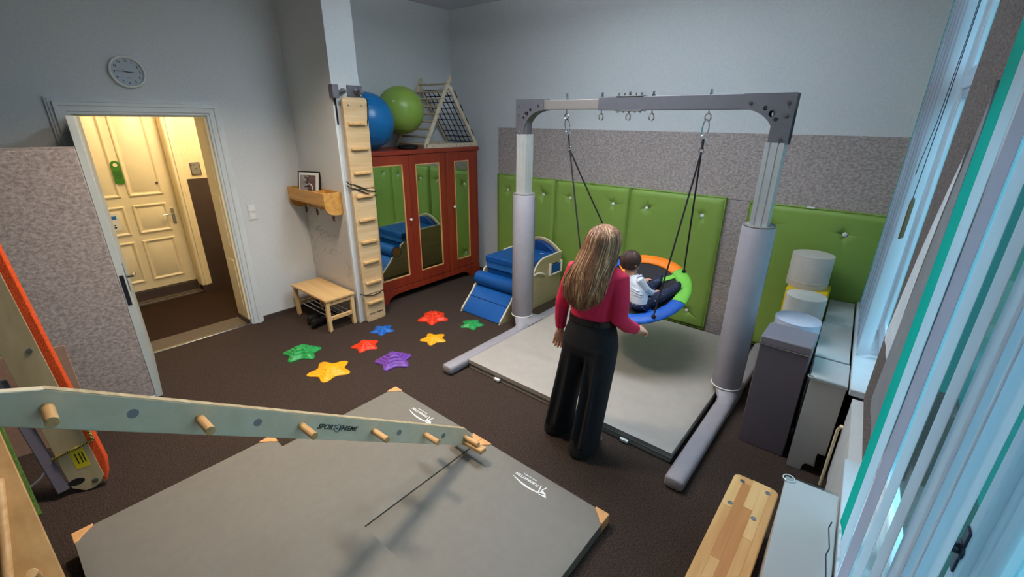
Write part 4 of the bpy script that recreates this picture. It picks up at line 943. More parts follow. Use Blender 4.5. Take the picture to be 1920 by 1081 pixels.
# shoe bench
sb = thing('shoe_bench', 'low beech shoe bench with metal bar shelf below the coat rack', 'bench', (-4.65, 2.26, 0))
sx0, sx1, sy0, sy1, sz = -5.06, -4.285, 2.075, 2.425, .385
box((sx0, sy0, sz-.022), (sx1, sy1, sz)).obj('seat', 'wood_x', sb, bevel=.003)
for x in (sx0+.012, sx1-.052):
    for y in (sy0+.01, sy1-.05):
        lg = box((x, y, .012), (x+.04, y+.04, sz-.022)).obj('leg', 'wood_z', sb, bevel=.003)
        B().cyl((x+.02, y+.02, 0), (x+.02, y+.02, .012), .012, seg=12).obj('leg_cap', 'socket', lg)
    box((x+.006, sy0+.05, sz-.075), (x+.034, sy1-.05, sz-.023)).obj('upper_rail', 'wood_x', sb, bevel=.002)
    box((x+.006, sy0+.05, .135), (x+.034, sy1-.05, .175)).obj('lower_rail', 'wood_x', sb, bevel=.002)
    if x > -4.6:
        for y in (sy0+.075, sy1-.10):
            for z in (.155, sz-.05): B().cyl((x+.034, y, z), (x+.036, y, z), .006, seg=8).obj('screw', 'black_metal', sb)
for y in (2.14, 2.20, 2.26, 2.32, 2.38): B().cyl((sx0+.03, y, .155), (sx1-.03, y, .155), .006, seg=8).obj('shelf_bar', 'chrome', sb)
# shoes under the bench
def shoe(x, y, rz, lb):
    t = thing('shoe', lb, 'shoe', (x, y, 0), 'black shoes under the shoe bench')
    Mx = Matrix.Translation(V(x, y, 0)) @ Matrix.Rotation(rz, 4, 'Z')
    def rg(yy, w_, z0, z1): return [Mx @ V(w_*math.cos(2*PI*k/16), yy, z0+(z1-z0)*(.5+.5*math.sin(2*PI*k/16))) for k in range(16)]
    B().ring_loft([rg(-.13, .018, .03, .07), rg(-.12, .034, .02, .10), rg(-.08, .038, .018, .11), rg(-.03, .036, .018, .10), rg(.03, .042, .018, .08), rg(.09, .044, .018, .065), rg(.125, .03, .018, .05), rg(.135, .012, .022, .04)]).obj('upper', 'shoe', t)
    out = [(.034*math.cos(a)*(1 if math.sin(a) < 0 else 1.25), .138*math.sin(a)) for a in [2*PI*k/20 for k in range(20)]]
    b = B(); lo = [Mx @ V(p, q, 0) for p, q in out]; hi = [Mx @ V(p, q, .02) for p, q in out]; b.ring_loft([lo, hi]); b.obj('sole', 'black_metal', t)
    for k in range(3):
        p = Mx @ V(-.02, .03+.022*k, .075-.006*k); q = Mx @ V(.02, .035+.022*k, .075-.006*k); b = B(); b.tube([p, (p+q)/2+V(0, 0, .012), q], .003, 5); b.obj('lace', 'grey_print', t)
shoe(-4.58, 2.13, .35, 'black shoe under the bench, closest to the bench corner leg')
shoe(-4.70, 2.16, .2, 'black shoe under the bench, standing behind the other black shoe')

# gym balls and stand ring on the wardrobe
for nm, c, r, m_, lb in (('gym_ball', (-4.76, 3.10, 2.168), .315, 'blue_ball', 'large blue gym ball on top of the red wardrobe'), ('gym_ball', (-4.88, 3.688, 2.295), .283, 'green_ball', 'large lime green gym ball wedged beside the climbing triangle on the wardrobe')):
    t = thing(nm, lb, 'ball', (c[0], c[1], c[2]-r), 'gym balls on the wardrobe')
    B().sphere(c, r, 48, 30).obj('ball', m_, t)
    for k in range(1, 9):
        a = PI*k/9; B().torus((c[0], c[1], c[2]+r*math.cos(a)), r*math.sin(a)+.0002, .0012, seg=40, rseg=4).obj('rib', m_, t)
    p = V(.55, -.75, .35).normalized(); B().cyl(V(*c)+p*(r-.002), V(*c)+p*(r+.003), .012, seg=12).obj('valve', 'white_plastic', t)
rgs = thing('ball_ring', 'flat black ring lying on the red wardrobe between the balls and the triangle', 'ring', (-4.68, 3.62, 1.85))
B().lathe([(.07, .002), (.115, 0), (.125, .01), (.125, .035), (.115, .045), (.075, .043), (.062, .03), (.062, .01)], (-4.68, 3.60, 1.851), 32).obj('ring_body', 'black_metal', rgs)
B().lathe([(.055, 0), (.055, .01)], (-4.68, 3.60, 1.851), 20).obj('ring_base', 'shoe', rgs)

# climbing triangle with rope net
ct = thing('climbing_triangle', 'small wooden climbing triangle with a dark rope net on top of the wardrobe', 'climbing frame', (-4.85, 4.25, 1.85))
TX0, TX1, TZ = -5.14, -4.56, 1.852
apx = (4.215, 2.66); Lb = (3.79, 1.875); Rb = (4.70, 1.875)
def barx(x, p, q, w_, t_):
    d = V(0, q[0]-p[0], q[1]-p[1]); L = d.length; d.normalize(); n = V(0, -d.z, d.y)
    o = V(x, p[0], p[1]); k = 8
    poly = [(L*0+w_*math.cos(PI/2+PI*i/k), w_*math.sin(PI/2+PI*i/k)) for i in range(k+1)] + [(L+w_*math.cos(-PI/2+PI*i/k), w_*math.sin(-PI/2+PI*i/k)) for i in range(k+1)]
    return B().prism(poly, o, d, n, (1, 0, 0), t_)
for x in (TX0, TX1-.022):
    barx(x, Lb, (apx[0]+.03, apx[1]+.03), .024, .022).obj('leg', 'pale_frame', ct, bevel=.002)
    barx(x+.001, (apx[0], apx[1]-.05), Rb, .024, .02).obj('leg', 'pale_frame', ct, bevel=.002)
    barx(x+.002, (Lb[0]+.03, TZ+.024), (Rb[0], TZ+.024), .024, .02).obj('base_rail', 'pale_frame', ct, bevel=.002)
for k in range(9):
    t = .03+.115*k; y = Lb[0]+(apx[0]-Lb[0])*t; z = Lb[1]+(apx[1]-Lb[1])*t
    B().cyl((TX0+.02, y, z), (TX1-.02, y, z), .012, seg=12).obj('rung', 'pale_frame', ct)
    B().cyl((TX1-.002, y, z), (TX1+.001, y, z), .006, seg=8).obj('screw', 'black_metal', ct)
for k in range(6): B().cyl((TX1-.002, 3.9+.14*k, TZ+.024), (TX1+.001, 3.9+.14*k, TZ+.024), .005, seg=8).obj('screw', 'black_metal', ct)
net = B(); NX, NZ = 6, 9
def npt(i, k):
    t = .10+.86*k/NZ; return V(TX0+.022+(TX1-.044-TX0)*i/NX, apx[0]+(Rb[0]-apx[0])*t+.012*math.sin(PI*i/NX)*math.sin(PI*k/NZ), apx[1]-.03+(Rb[1]-apx[1]+.03)*t)
for i in range(0, NX+1): net.tube([npt(i, k) for k in range(NZ+1)], .0065, 5)
for k in range(NZ+1): net.tube([npt(i, k) for i in range(NX+1)], .0065, 5)
for i in range(1, NX):
    for k in range(1, NZ): net.sphere(npt(i, k), .011, 8, 6)
net.obj('rope_net', 'navy', ct)
b = B()
for k in range(4):
    t0, t1 = .15+.2*k, .25+.2*k; b.tube([V(TX1+.002, apx[0]+(Rb[0]-apx[0])*t0+.02, apx[1]+(Rb[1]-apx[1])*t0), V(TX1+.002, apx[0]+(Rb[0]-apx[0])*t1+.02, apx[1]+(Rb[1]-apx[1])*t1)], .007, 5)
b.obj('net_lashing', 'navy', ct)

# stepping stars
def star(x, y, R, rz, h, m_, lb):
    t = thing('stepping_star', lb, 'stepping stone', (x, y, 0), 'star stepping stones on the carpet'); N = 70
    def ring(s, z, k):
        out = []
        for j in range(N):
            a = 2*PI*j/N; c = math.cos(5*a); r = R*s*(.80+.175*c+.02*math.cos(10*a))
            r = r if k > .5 else R*s*(.80+.175*c*k*1.6)
            out.append(V(x+r*math.cos(a+rz), y+r*math.sin(a+rz), z*h))
        return out
    prof = [(1.0, 0, 1), (1.0, .12, 1), (.97, .2, 1), (.90, .24, 1), (.82, .27, 1), (.79, .42, 1), (.72, .47, .95), (.61, .50, .9), (.58, .66, .9), (.50, .70, .85), (.40, .73, .8), (.37, .90, .7), (.30, .97, .6), (.15, 1.0, .3), (.02, 1.0, .2)]
    B().ring_loft([ring(*p) for p in prof]).obj('star_body', m_, t, smooth=60)
    B().ring_loft([ring(1.0, .0, 1), ring(1.012, .02, 1), ring(1.012, .10, 1), ring(1.0, .12, 1)]).obj('rubber_edge', m_, t)
M['st_green'] = mat('green_star_plastic', '259a4c', 0.42, noise=0.06, scale=25); M['st_yellow'] = mat('yellow_star_plastic', 'f6ad12', 0.42, noise=0.06, scale=25)
M['st_red'] = mat('red_star_plastic', 'ec3a17', 0.42, noise=0.06, scale=25); M['st_blue'] = mat('blue_star_plastic', '1763bd', 0.42, noise=0.06, scale=25); M['st_purple'] = mat('purple_star_plastic', '7343a4', 0.42, noise=0.06, scale=25)
star(-4.09, 1.67, .185, .1, .085, 'st_green', 'large green star stepping stone, nearest the door')
star(-3.58, 1.68, .20, .5, .05, 'st_yellow', 'large flat yellow star stepping stone beside the large green one')
star(-3.75, 2.17, .145, .3, .055, 'st_red', 'small red star stepping stone between the blue and the purple stars')
star(-3.93, 2.50, .135, .55, .04, 'st_blue', 'blue star stepping stone in front of the climbing board')
star(-3.27, 2.17, .185, .15, .09, 'st_purple', 'purple star stepping stone, tallest and nearest the gym mats')
star(-3.74, 3.07, .185, .45, .085, 'st_red', 'large red star stepping stone in front of the wardrobe')
star(-3.34, 2.73, .145, .3, .04, 'st_yellow', 'small yellow star stepping stone beyond the purple star')
star(-3.28, 3.25, .14, .6, .045, 'st_green', 'small green star stepping stone in front of the blue slide')

# ================================================================== SOFT PLAY SLIDE
sl = thing('soft_slide', 'blue padded indoor slide with plywood side panels standing behind the left swing post', 'slide', (-3.34, 4.0, 0))
SX0, SX1 = -3.665, -3.03
side = [(3.44, 0), (3.46, .03), (3.66, .225), (3.69, .275), (3.74, .30), (3.80, .30), (3.84, .34), (3.86, .44), (3.93, .475), (4.0, .44), (4.03, .36), (4.06, .42), (4.085, .48), (4.13, .54), (4.19, .585), (4.27, .61), (4.45, .615), (4.66, .62), (4.66, 0)]
for x, nm in ((SX0-.002, 'side_panel'), (SX1-.016, 'side_panel')):
    p_ = B().prism(side, (x, 0, 0), (0, 1, 0), (0, 0, 1), (1, 0, 0), .018).obj(nm, 'ply', sl, bevel=.002)
    ed = [V(x+.009, y, z+.002) for y, z in side[1:-1]]
    B().tube(ed, .0105, 6).obj('panel_edge', 'white_edge', p_)
for x in (SX1+.002,):     # curved carrying handle and the blue storage window
    arcp = [(3.97+.02*k, .365+.085*math.sin(PI*(.12+.76*k/16))) for k in range(17)]
    B().tube([V(x+.006, y, z) for y, z in arcp], .013, 6).obj('handle_slot', 'white_edge', sl)
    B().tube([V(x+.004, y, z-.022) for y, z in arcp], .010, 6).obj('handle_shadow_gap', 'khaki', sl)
    bx = B(); bx.box((x-.002, 4.385, .36), (x+.03, 4.405, .515)); bx.box((x-.002, 4.63, .36), (x+.03, 4.65, .515)); bx.box((x-.002, 4.405, .36), (x+.03, 4.63, .372)); bx.obj('holder_frame', 'white_edge', sl, bevel=.002)
    box((x, 4.405, .372), (x+.014, 4.63, .485)).obj('holder_pad', 'blue_vinyl', sl, bevel=.005)
    box((x, 4.47, .487), (x+.008, 4.57, .5)).obj('holder_slot', 'shoe', sl)
xi0, xi1 = SX0+.018, SX1-.02
b = B(); b.ring_loft([[V(x, 3.455, .006), V(x, 3.47, .028), V(x, 3.69, .262), V(x, 3.74, .275), V(x, 3.76, .12), V(x, 3.62, .08), V(x, 3.5, .006)] for x in (xi0, xi1)]); b.obj('ramp_cushion', 'blue_vinyl', sl, bevel=.006)
B().tube([(xi0, 3.60, .172), (xi1, 3.60, .172)], .004, 6).obj('seam', 'blue_dark', sl)
rl = B().cyl((SX0-.004, 3.775, .355), (SX1-.012, 3.775, .355), .088, seg=32).obj('roll', 'blue_vinyl', sl, bevel=.008, smooth=50)
for x in (SX0-.006, SX1-.014): B().cyl((x, 3.775, .355), (x+.006, 3.775, .355), .072, seg=24).obj('roll_end', 'leather', rl)
box((xi0, 3.90, .02), (xi1, 4.62, .36)).obj('base_block', 'blue_dark', sl, bevel=.01)
for z0, z1, m_, y0 in ((.36, .455, 'blue_vinyl', 3.92), (.458, .53, 'blue_light', 3.895), (.533, .615, 'blue_vinyl', 3.89)):
    box((xi0-(.012 if z0 > .5 else 0), y0, z0), (xi1, 4.55, z1)).obj('cushion', m_, sl, bevel=.014, bseg=3)
B().tube([(xi0, 3.89, .531), (xi1, 3.89, .531), (xi1, 4.55, .531), (xi0, 4.55, .531)], .005, 6, closed=True).obj('piping', 'blue_light', sl)
arch = [(SX0, .0), (SX1, .0), (SX1, .60)] + [(SX1+(SX0-SX1)*k/14, .60+.15*math.sin(PI*k/14)**.9) for k in range(1, 14)] + [(SX0, .60)]
B().prism(arch, (0, 4.645, 0), (1, 0, 0), (0, 0, 1), (0, 1, 0), .018).obj('back_panel', 'ply', sl, bevel=.002)
B().tube([V(x, 4.654, z+.002) for x, z in arch[2:]], .0105, 6).obj('back_edge', 'white_edge', sl)
arch2 = [(SX0+.02, .55), (SX1-.02, .55)] + [(SX1-.02+(SX0-SX1+.04)*k/14, .585+.14*math.sin(PI*k/14)**.9) for k in range(0, 15)]
B().prism(arch2, (0, 4.565, 0), (1, 0, 0), (0, 0, 1), (0, 1, 0), .078).obj('back_cushion', 'blue_dark', sl, bevel=.01)
text('print', 'play', .035, (-3.16, 4.42, .6165), (.96, .28, 0), (-.28, .96, 0), 'logo', sl, bold=.0005)

# ================================================================== FOAM STOOLS AND GREY BOX
def cylinder_stool(x, y, r, z0, z1, m_, lb, seamz):
    t = thing('foam_cylinder', lb, 'stool', (x, y, z0), 'foam cylinders by the window corner')
    q = .012
    B().lathe([(r-q, z0), (r-.003, z0+.003), (r, z0+q), (r, z1-q), (r-.003, z1-.003), (r-q, z1)], (x, y, 0), 48).obj('cylinder_body', m_, t, smooth=50)
    for z in seamz: B().torus((x, y, z), r+.0005, .0035, seg=48, rseg=6).obj('seam', m_, t)
    B().torus((x, y, z1-.004), r-.004, .0045, seg=48, rseg=6).obj('piping', m_, t)
cylinder_stool(-.272, 3.66, .148, 0, .845, 'foam_blue', 'pale blue grey foam cylinder right behind the grey box', (.43,))
cylinder_stool(-.29, 4.11, .143, 0, .89, 'foam_white', 'cream foam cylinder standing between the yellow block and the blue grey one', (.45,))
cylinder_stool(-.345, 4.53, .157, .846, 1.135, 'foam_white', 'cream foam cylinder on top of the yellow block', (.905,))
t = thing('foam_block', 'yellow square foam block under the topmost cream cylinder', 'block', (-.32, 4.50, 0))
box((-.47, 4.35, 0), (-.165, 4.655, .845)).obj('block_body', 'yellow_foam', t, bevel=.01, bseg=3)
B().tube([(-.47, 4.35, .43), (-.165, 4.35, .43), (-.165, 4.655, .43), (-.47, 4.655, .43)], .004, 6, closed=True).obj('seam', 'yellow_foam', t)
t = thing('foam_box', 'tall dark grey cuboid with a lid seam standing beside the right swing post', 'box', (-.265, 3.28, 0))
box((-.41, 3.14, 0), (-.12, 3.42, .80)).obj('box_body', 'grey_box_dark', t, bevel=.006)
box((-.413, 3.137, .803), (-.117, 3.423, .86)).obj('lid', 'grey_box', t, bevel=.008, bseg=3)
B().tube([(-.412, 3.138, .801), (-.118, 3.138, .801), (-.118, 3.422, .801), (-.412, 3.422, .801)], .004, 6, closed=True).obj('piping', 'mat_grey', t)

# ================================================================== NEST SWING
TL = math.radians(22); SC = V(-1.545, 3.62, .79); SR = .485
def disc(a, r, w=0):
    return SC + V(r*math.cos(a), r*math.sin(a)*math.cos(TL)-w*math.sin(TL), r*math.sin(a)*math.sin(TL)+w*math.cos(TL))
ns = thing('nest_swing', 'round nest swing with orange, green and blue rim hanging by black ropes', 'swing', (-1.545, 3.62, .80))
b = B(); b.ring_loft([[disc(2*PI*k/48, .40, -.012) for k in range(48)], [disc(2*PI*k/48, .40, -.004) for k in range(48)], [disc(2*PI*k/48, .25, -.014) for k in range(48)], [disc(2*PI*k/48, .02, -.02) for k in range(48)]]); b.obj('seat_fabric', 'black_mesh', ns)
secs = [(-8, 52, 'sw_green'), (52, 112, 'sw_orange'), (112, 172, 'sw_blue'), (172, 232, 'sw_green'), (232, 285, 'sw_orange'), (285, 352, 'sw_blue')]
for a0, a1, m_ in secs:
    rg = []
    for i in range(15):
        a = math.radians(a0+.4+(a1-a0-.8)*i/14); pr_ = []
        for k in range(14):
            t = 2*PI*k/14; rr_ = .425+.062*math.cos(t); ww = .024*math.sin(t)+.003*math.sin(i*2.1+k)
            pr_.append(disc(a, rr_, ww))
        rg.append(pr_)
    B().ring_loft(rg).obj('rim_sleeve', m_, ns, smooth=60)
ATT = [(-45, 1), (45, 1), (135, -1), (225, -1)]
for (ad_, sd), m_ in zip(ATT, ('sw_blue', 'sw_green', 'sw_orange', 'sw_blue')):
    a = math.radians(ad_); p, q = disc(a, .385, .006), disc(a, .13, -.006); sidev = disc(a+PI/2, 1)-SC
    b = B(); b.ring_loft([[p+sidev*.026, p-sidev*.026, p-sidev*.026-V(0, 0, .006), p+sidev*.026-V(0, 0, .006)], [q+sidev*.026, q-sidev*.026, q-sidev*.026-V(0, 0, .006), q+sidev*.026-V(0, 0, .006)]]); b.obj('strap_sleeve', m_, ns)
    e = disc(a, .455, .03); B().sphere(e, .018, 12, 8).obj('rope_knot', 'rope', ns)
LT, RT = V(-2.305, FY, 1.945), V(-1.135, FY, 1.985)
for (ad_, sd) in ATT:
    a = math.radians(ad_); e = disc(a, .455, .03); h = RT if sd > 0 else LT
    n = 10; B().tube([h.lerp(e, k/n)+V(0, 0, -.012*math.sin(PI*k/n)) for k in range(n+1)], .007, 8).obj('rope', 'rope', ns)
for top, low in ((V(-2.355, FY, 2.205), LT), (V(-1.128, FY, 2.205), RT)):
    d = (low-top).normalized(); c1, c2, c3 = top+d*.045, top+d*.13, top+d*.225
    def oval(c, L, R, rr_, tilt):
        s_ = V(math.cos(tilt), math.sin(tilt), 0); s_ = (s_-d*d.dot(s_)).normalized()
        return B().tube([c+s_*R*math.cos(2*PI*k/20)+d*L*math.sin(2*PI*k/20) for k in range(20)], rr_, 6, closed=True)
    oval(top+d*.05, .06, .022, .0045, .3).obj('carabiner', 'chrome', ns)
    oval(top+d*.12, .026, .026, .0045, .9).obj('ring', 'chrome', ns)
    B().tube([top+d*.125, top+d*.15, low-d*.02], [.012, .018, .012], 8, flat=.45).obj('strap', 'rope', ns)
    oval(low-d*.008, .026, .018, .004, .6).obj('ring', 'chrome', ns)

# ================================================================== PEOPLE
def oval_ring(c, rx, ry, n=28, p=2.3, tilt=0.0, fwd=0.0):
    out = []
    for j in range(n):
        a = 2*PI*j/n; ca, sa = math.cos(a), math.sin(a); r = (abs(ca)**p+abs(sa)**p)**(-1/p)
        x, y = rx*r*ca, ry*r*sa
        out.append(V(c[0]+x*math.cos(fwd)-y*math.sin(fwd), c[1]+x*math.sin(fwd)+y*math.cos(fwd), c[2]+tilt*y))
    return out
def hand(b, wrist, d, n, s, curl, k=1.0, rw=.026):
    """palm, four unequal bent fingers and a thumb leaving the side of the palm; d along the fingers, n out of the palm, s towards the thumb"""
    d = Vector(d).normalized(); n = Vector(n); n = (n-d*d.dot(n)).normalized(); s0 = d.cross(n); s = s0 if s0.dot(Vector(s)) > 0 else -s0
    w = Vector(wrist)
    def fl(c, hw_, ht): return [c+s*hw_*math.cos(2*PI*j/14)+n*ht*math.sin(2*PI*j/14) for j in range(14)]
    b.ring_loft([fl(w-d*.02*k, rw*k, .021*k), fl(w+d*.012*k, .029*k, .019*k), fl(w+d*.045*k, .038*k, .018*k), fl(w+d*.085*k, .041*k, .014*k), fl(w+d*.097*k, .036*k, .010*k)])
    for off, ln, r in ((.030, .066, .0092), (.010, .076, .0096), (-.010, .070, .0092), (-.029, .054, .0082)):
        p = w+d*.075*k+s*off*k; dd = (d+s*off*2.2).normalized(); pts = [p]; a = 0
        for q, fr in enumerate((.46, .31, .23)):
            if q == 0: p = p+dd*.022*k; pts.append(p)
            a += curl*(.8, 1.1, .8)[q]; v = dd*math.cos(a)+n*math.sin(a); p = p+v*ln*fr*k; pts.append(p)
        b.tube(pts, [r*k*x for x in (1.05, 1.05, 1.0, .95, .78)], 10); b.sphere(pts[-1], r*.78*k, 8, 6)
    p0 = w+d*.028*k+s*.026*k; p1 = p0+(d*.55+s*.72+n*.42).normalized()*.040*k; p2 = p1+(d*.8+s*.30+n*.55).normalized()*.034*k; p3 = p2+(d*.85+n*.6).normalized()*.022*k
    b.tube([p0-s*.012*k, p0, p1, p2, p3], [.012*k, .0145*k, .0115*k, .0100*k, .008*k], 10); b.sphere(p3, .008*k, 8, 6)
def head(b, c, sx, sy, sz, f, neck_to, nr):
    """skull, jaw, nose, ears and neck; f is the facing direction (unit, horizontal)"""
    f = Vector(f).normalized(); r = V(f.y, -f.x, 0); R = Matrix((r, f, V(0, 0, 1))).transposed(); c = Vector(c)
    b.sphere(c+V(0, 0, sz*.18), 1, 28, 18, (sx, sy, sz*.86), R)
    b.sphere(c+f*sy*.24-V(0, 0, sz*.38), 1, 22, 14, (sx*.74, sy*.66, sz*.58), R)
    b.tube([c+f*sy*.86+V(0, 0, sz*.16), c+f*sy*1.02-V(0, 0, sz*.04), c+f*sy*1.16-V(0, 0, sz*.20), c+f*sy*.9-V(0, 0, sz*.26)], [sx*.10, sx*.13, sx*.17, sx*.10], 10)
    for s_ in (-1, 1): b.sphere(c+r*s_*sx*.98-V(0, 0, sz*.06), 1, 12, 8, (sx*.12, sy*.20, sz*.26), R)
    b.tube([c-V(0, 0, sz*.25)-f*sy*.12, c-V(0, 0, sz*.8)-f*sy*.14, Vector(neck_to)], [nr*1.05, nr, nr*1.25], 18)
    return R
def face(par, c, sx, sy, sz, f):
    f = Vector(f).normalized(); r = V(f.y, -f.x, 0); R = Matrix((r, f, V(0, 0, 1))).transposed(); c = Vector(c)
    for s_ in (-1, 1):
        B().sphere(c+f*sy*.86+r*s_*sx*.40+V(0, 0, sz*.06), 1, 12, 8, (sx*.15, sx*.08, sx*.09), R).obj('eye', 'eye', par)
        B().tube([c+f*sy*.90+r*s_*sx*.2+V(0, 0, sz*.24), c+f*sy*.9+r*s_*sx*.42+V(0, 0, sz*.27), c+f*sy*.8+r*s_*sx*.62+V(0, 0, sz*.22)], sx*.035, 6).obj('eyebrow', 'hair_child', par)
    B().tube([c+f*sy*.84+r*sx*.28-V(0, 0, sz*.5), c+f*sy*.93-V(0, 0, sz*.49), c+f*sy*.84-r*sx*.28-V(0, 0, sz*.5)], [sx*.04, sx*.08, sx*.04], 8).obj('mouth', 'lip', par)

# ---- the woman
wo = thing('person', 'woman with long fair hair, raspberry top and wide black trousers standing at the crash mat', 'person', (-1.36, 2.35, 0))
HC, HF = V(-1.245, 2.40, 1.497), V(.16, 1, 0)
b = B(); head(b, HC, .074, .092, .112, HF, (-1.26, 2.37, 1.33), .050)
b.ring_loft([oval_ring(c, rx, ry) for c, rx, ry in (((-1.27, 2.36, .86), .15, .10), ((-1.268, 2.36, 1.0), .125, .09), ((-1.265, 2.36, 1.12), .125, .09), ((-1.262, 2.36, 1.25), .145, .095), ((-1.262, 2.36, 1.32), .145, .08), ((-1.262, 2.362, 1.36), .07, .06))])
LA_ = [(-1.415, 2.36, 1.305), (-1.455, 2.345, 1.19), (-1.488, 2.335, 1.06), (-1.505, 2.35, .95), (-1.512, 2.362, .862), (-1.514, 2.366, .845)]
RA_ = [(-1.11, 2.36, 1.305), (-1.083, 2.34, 1.19), (-1.068, 2.325, 1.065), (-1.055, 2.42, .99), (-1.035, 2.515, .94), (-1.032, 2.53, .93)]
for P in (LA_, RA_): b.tube(P, [.050, .045, .038, .033, .027, .025], 14)
hand(b, LA_[-1], (-.22, .10, -1), (.35, -1, 0), (1, .2, 0), .20, .90)
hand(b, RA_[-1], (.16, 1, -.30), (-.35, .25, -1), (-1, .1, .25), .75, .92)
for P in ([(-1.18, 2.355, .86), (-1.19, 2.35, .48), (-1.215, 2.325, .09), (-1.215, 2.33, .05)], [(-1.355, 2.36, .86), (-1.425, 2.375, .48), (-1.49, 2.39, .09), (-1.49, 2.395, .05)]):
    b.tube(P, [.085, .058, .04, .04], 14)
bd_ = b.obj('body', 'skin', wo, remesh=.0045, smoothit=3, smooth=180)
face(wo, HC, .074, .092, .112, HF)
# raspberry long-sleeved top
b = B()
b.ring_loft([oval_ring(c, rx, ry, 36, 2.4) for c, rx, ry in (((-1.268, 2.36, .985), .143, .108), ((-1.268, 2.36, 1.03), .146, .111), ((-1.267, 2.36, 1.08), .148, .113), ((-1.265, 2.358, 1.17), .158, .117), ((-1.263, 2.356, 1.26), .178, .116), ((-1.262, 2.358, 1.31), .182, .104), ((-1.262, 2.360, 1.345), .150, .088), ((-1.261, 2.363, 1.372), .085, .070), ((-1.26, 2.365, 1.386), .064, .062))])
b.tube([(-1.36, 2.36, 1.318)]+[(p[0], p[1], p[2]) for p in LA_[:5]], [.060, .064, .056, .050, .043, .036], 20)
b.tube([(-1.16, 2.36, 1.318)]+[(p[0], p[1], p[2]) for p in RA_[:5]], [.060, .064, .058, .054, .047, .036], 20)
for k, (z, ry) in enumerate(((1.04, .113), (1.055, .113), (1.10, .114), (1.13, .116))):      # soft folds above the waistband
    b.tube([(-1.268+.13*math.sin(t), 2.358-ry*math.cos(t)+.004, z+.022*math.sin(3*t+k*1.3)) for t in [-1.1+.22*i for i in range(11)]], .0065, 6)
b.obj('long_sleeved_top', 'pink_top', wo, remesh=.007, smoothit=5, smooth=180)
# wide black trousers
b = B()
b.ring_loft([oval_ring(c, rx, ry, 36, 2.3) for c, rx, ry in (((-1.268, 2.36, 1.02), .146, .112), ((-1.268, 2.36, .98), .152, .117), ((-1.268, 2.355, .90), .178, .132), ((-1.268, 2.352, .83), .190, .138), ((-1.268, 2.355, .775), .185, .125), ((-1.268, 2.355, .75), .15, .10))])
b.ring_loft([oval_ring(c, rx, ry, 30, 2.2) for c, rx, ry in (((-1.18, 2.352, .84), .098, .125), ((-1.183, 2.35, .72), .098, .118), ((-1.195, 2.345, .50), .092, .112), ((-1.21, 2.325, .25), .090, .120), ((-1.225, 2.305, .06), .092, .135), ((-1.228, 2.30, .014), .090, .135))])
b.ring_loft([oval_ring(c, rx, ry, 30, 2.2) for c, rx, ry in (((-1.355, 2.355, .84), .098, .125), ((-1.372, 2.36, .72), .096, .115), ((-1.422, 2.372, .50), .090, .108), ((-1.468, 2.385, .25), .092, .118), ((-1.497, 2.395, .06), .098, .135), ((-1.502, 2.397, .014), .098, .137))])
for x0, y0, x1, y1, z1 in ((-1.15, 2.235, -1.185, 2.18, .1), (-1.22, 2.235, -1.25, 2.175, .15), (-1.34, 2.24, -1.45, 2.265, .12), (-1.40, 2.25, -1.53, 2.27, .1)):
    b.tube([(x0, y0, .80), ((x0+x1)/2, (y0+y1)/2+.01, .45), (x1, y1, z1)], [.008, .016, .016], 8)
b.obj('wide_trousers', 'trouser', wo, remesh=.009, smoothit=5, smooth=180)
bt = B(); bt.ring_loft([oval_ring((-1.268, 2.36, z), .150+dx, .116+dx, 40, 2.35) for z, dx in ((.992, -.004), (.992, .004), (1.03, .002), (1.03, -.004))]); bo = bt.obj('belt', 'belt', wo)
box((-1.19, 2.238, .997), (-1.15, 2.243, 1.026)).obj('belt_loop', 'trouser', bo, bevel=.002)
def sneaker(x, y, rz):
    Mx = Matrix.Translation(V(x, y, 0)) @ Matrix.Rotation(rz, 4, 'Z')
    def rg(yy, w_, z0, z1): return [Mx @ V(w_*math.cos(2*PI*k/16), yy, z0+(z1-z0)*(.5+.5*math.sin(2*PI*k/16))) for k in range(16)]
    o = B().ring_loft([rg(-.10, .02, .01, .06), rg(-.085, .036, .0, .09), rg(-.03, .038, .0, .10), rg(.04, .043, .0, .08), rg(.10, .042, .0, .058), rg(.135, .026, .002, .045), rg(.145, .01, .01, .03)]).obj('shoe', 'shoe', wo)
    for k in range(4):
        yy = .055+.02*k; b = B(); b.tube([Mx @ V(.044*math.cos(t), yy+.004, (.078-.006*k)*(.5+.5*math.sin(t))+.001) for t in [PI*.05+PI*.9*i/8 for i in range(9)]], .0016, 4); b.obj('shoe_stripe', 'logo', o)
sneaker(-1.55, 2.40, .55); sneaker(-1.215, 2.33, -.1)
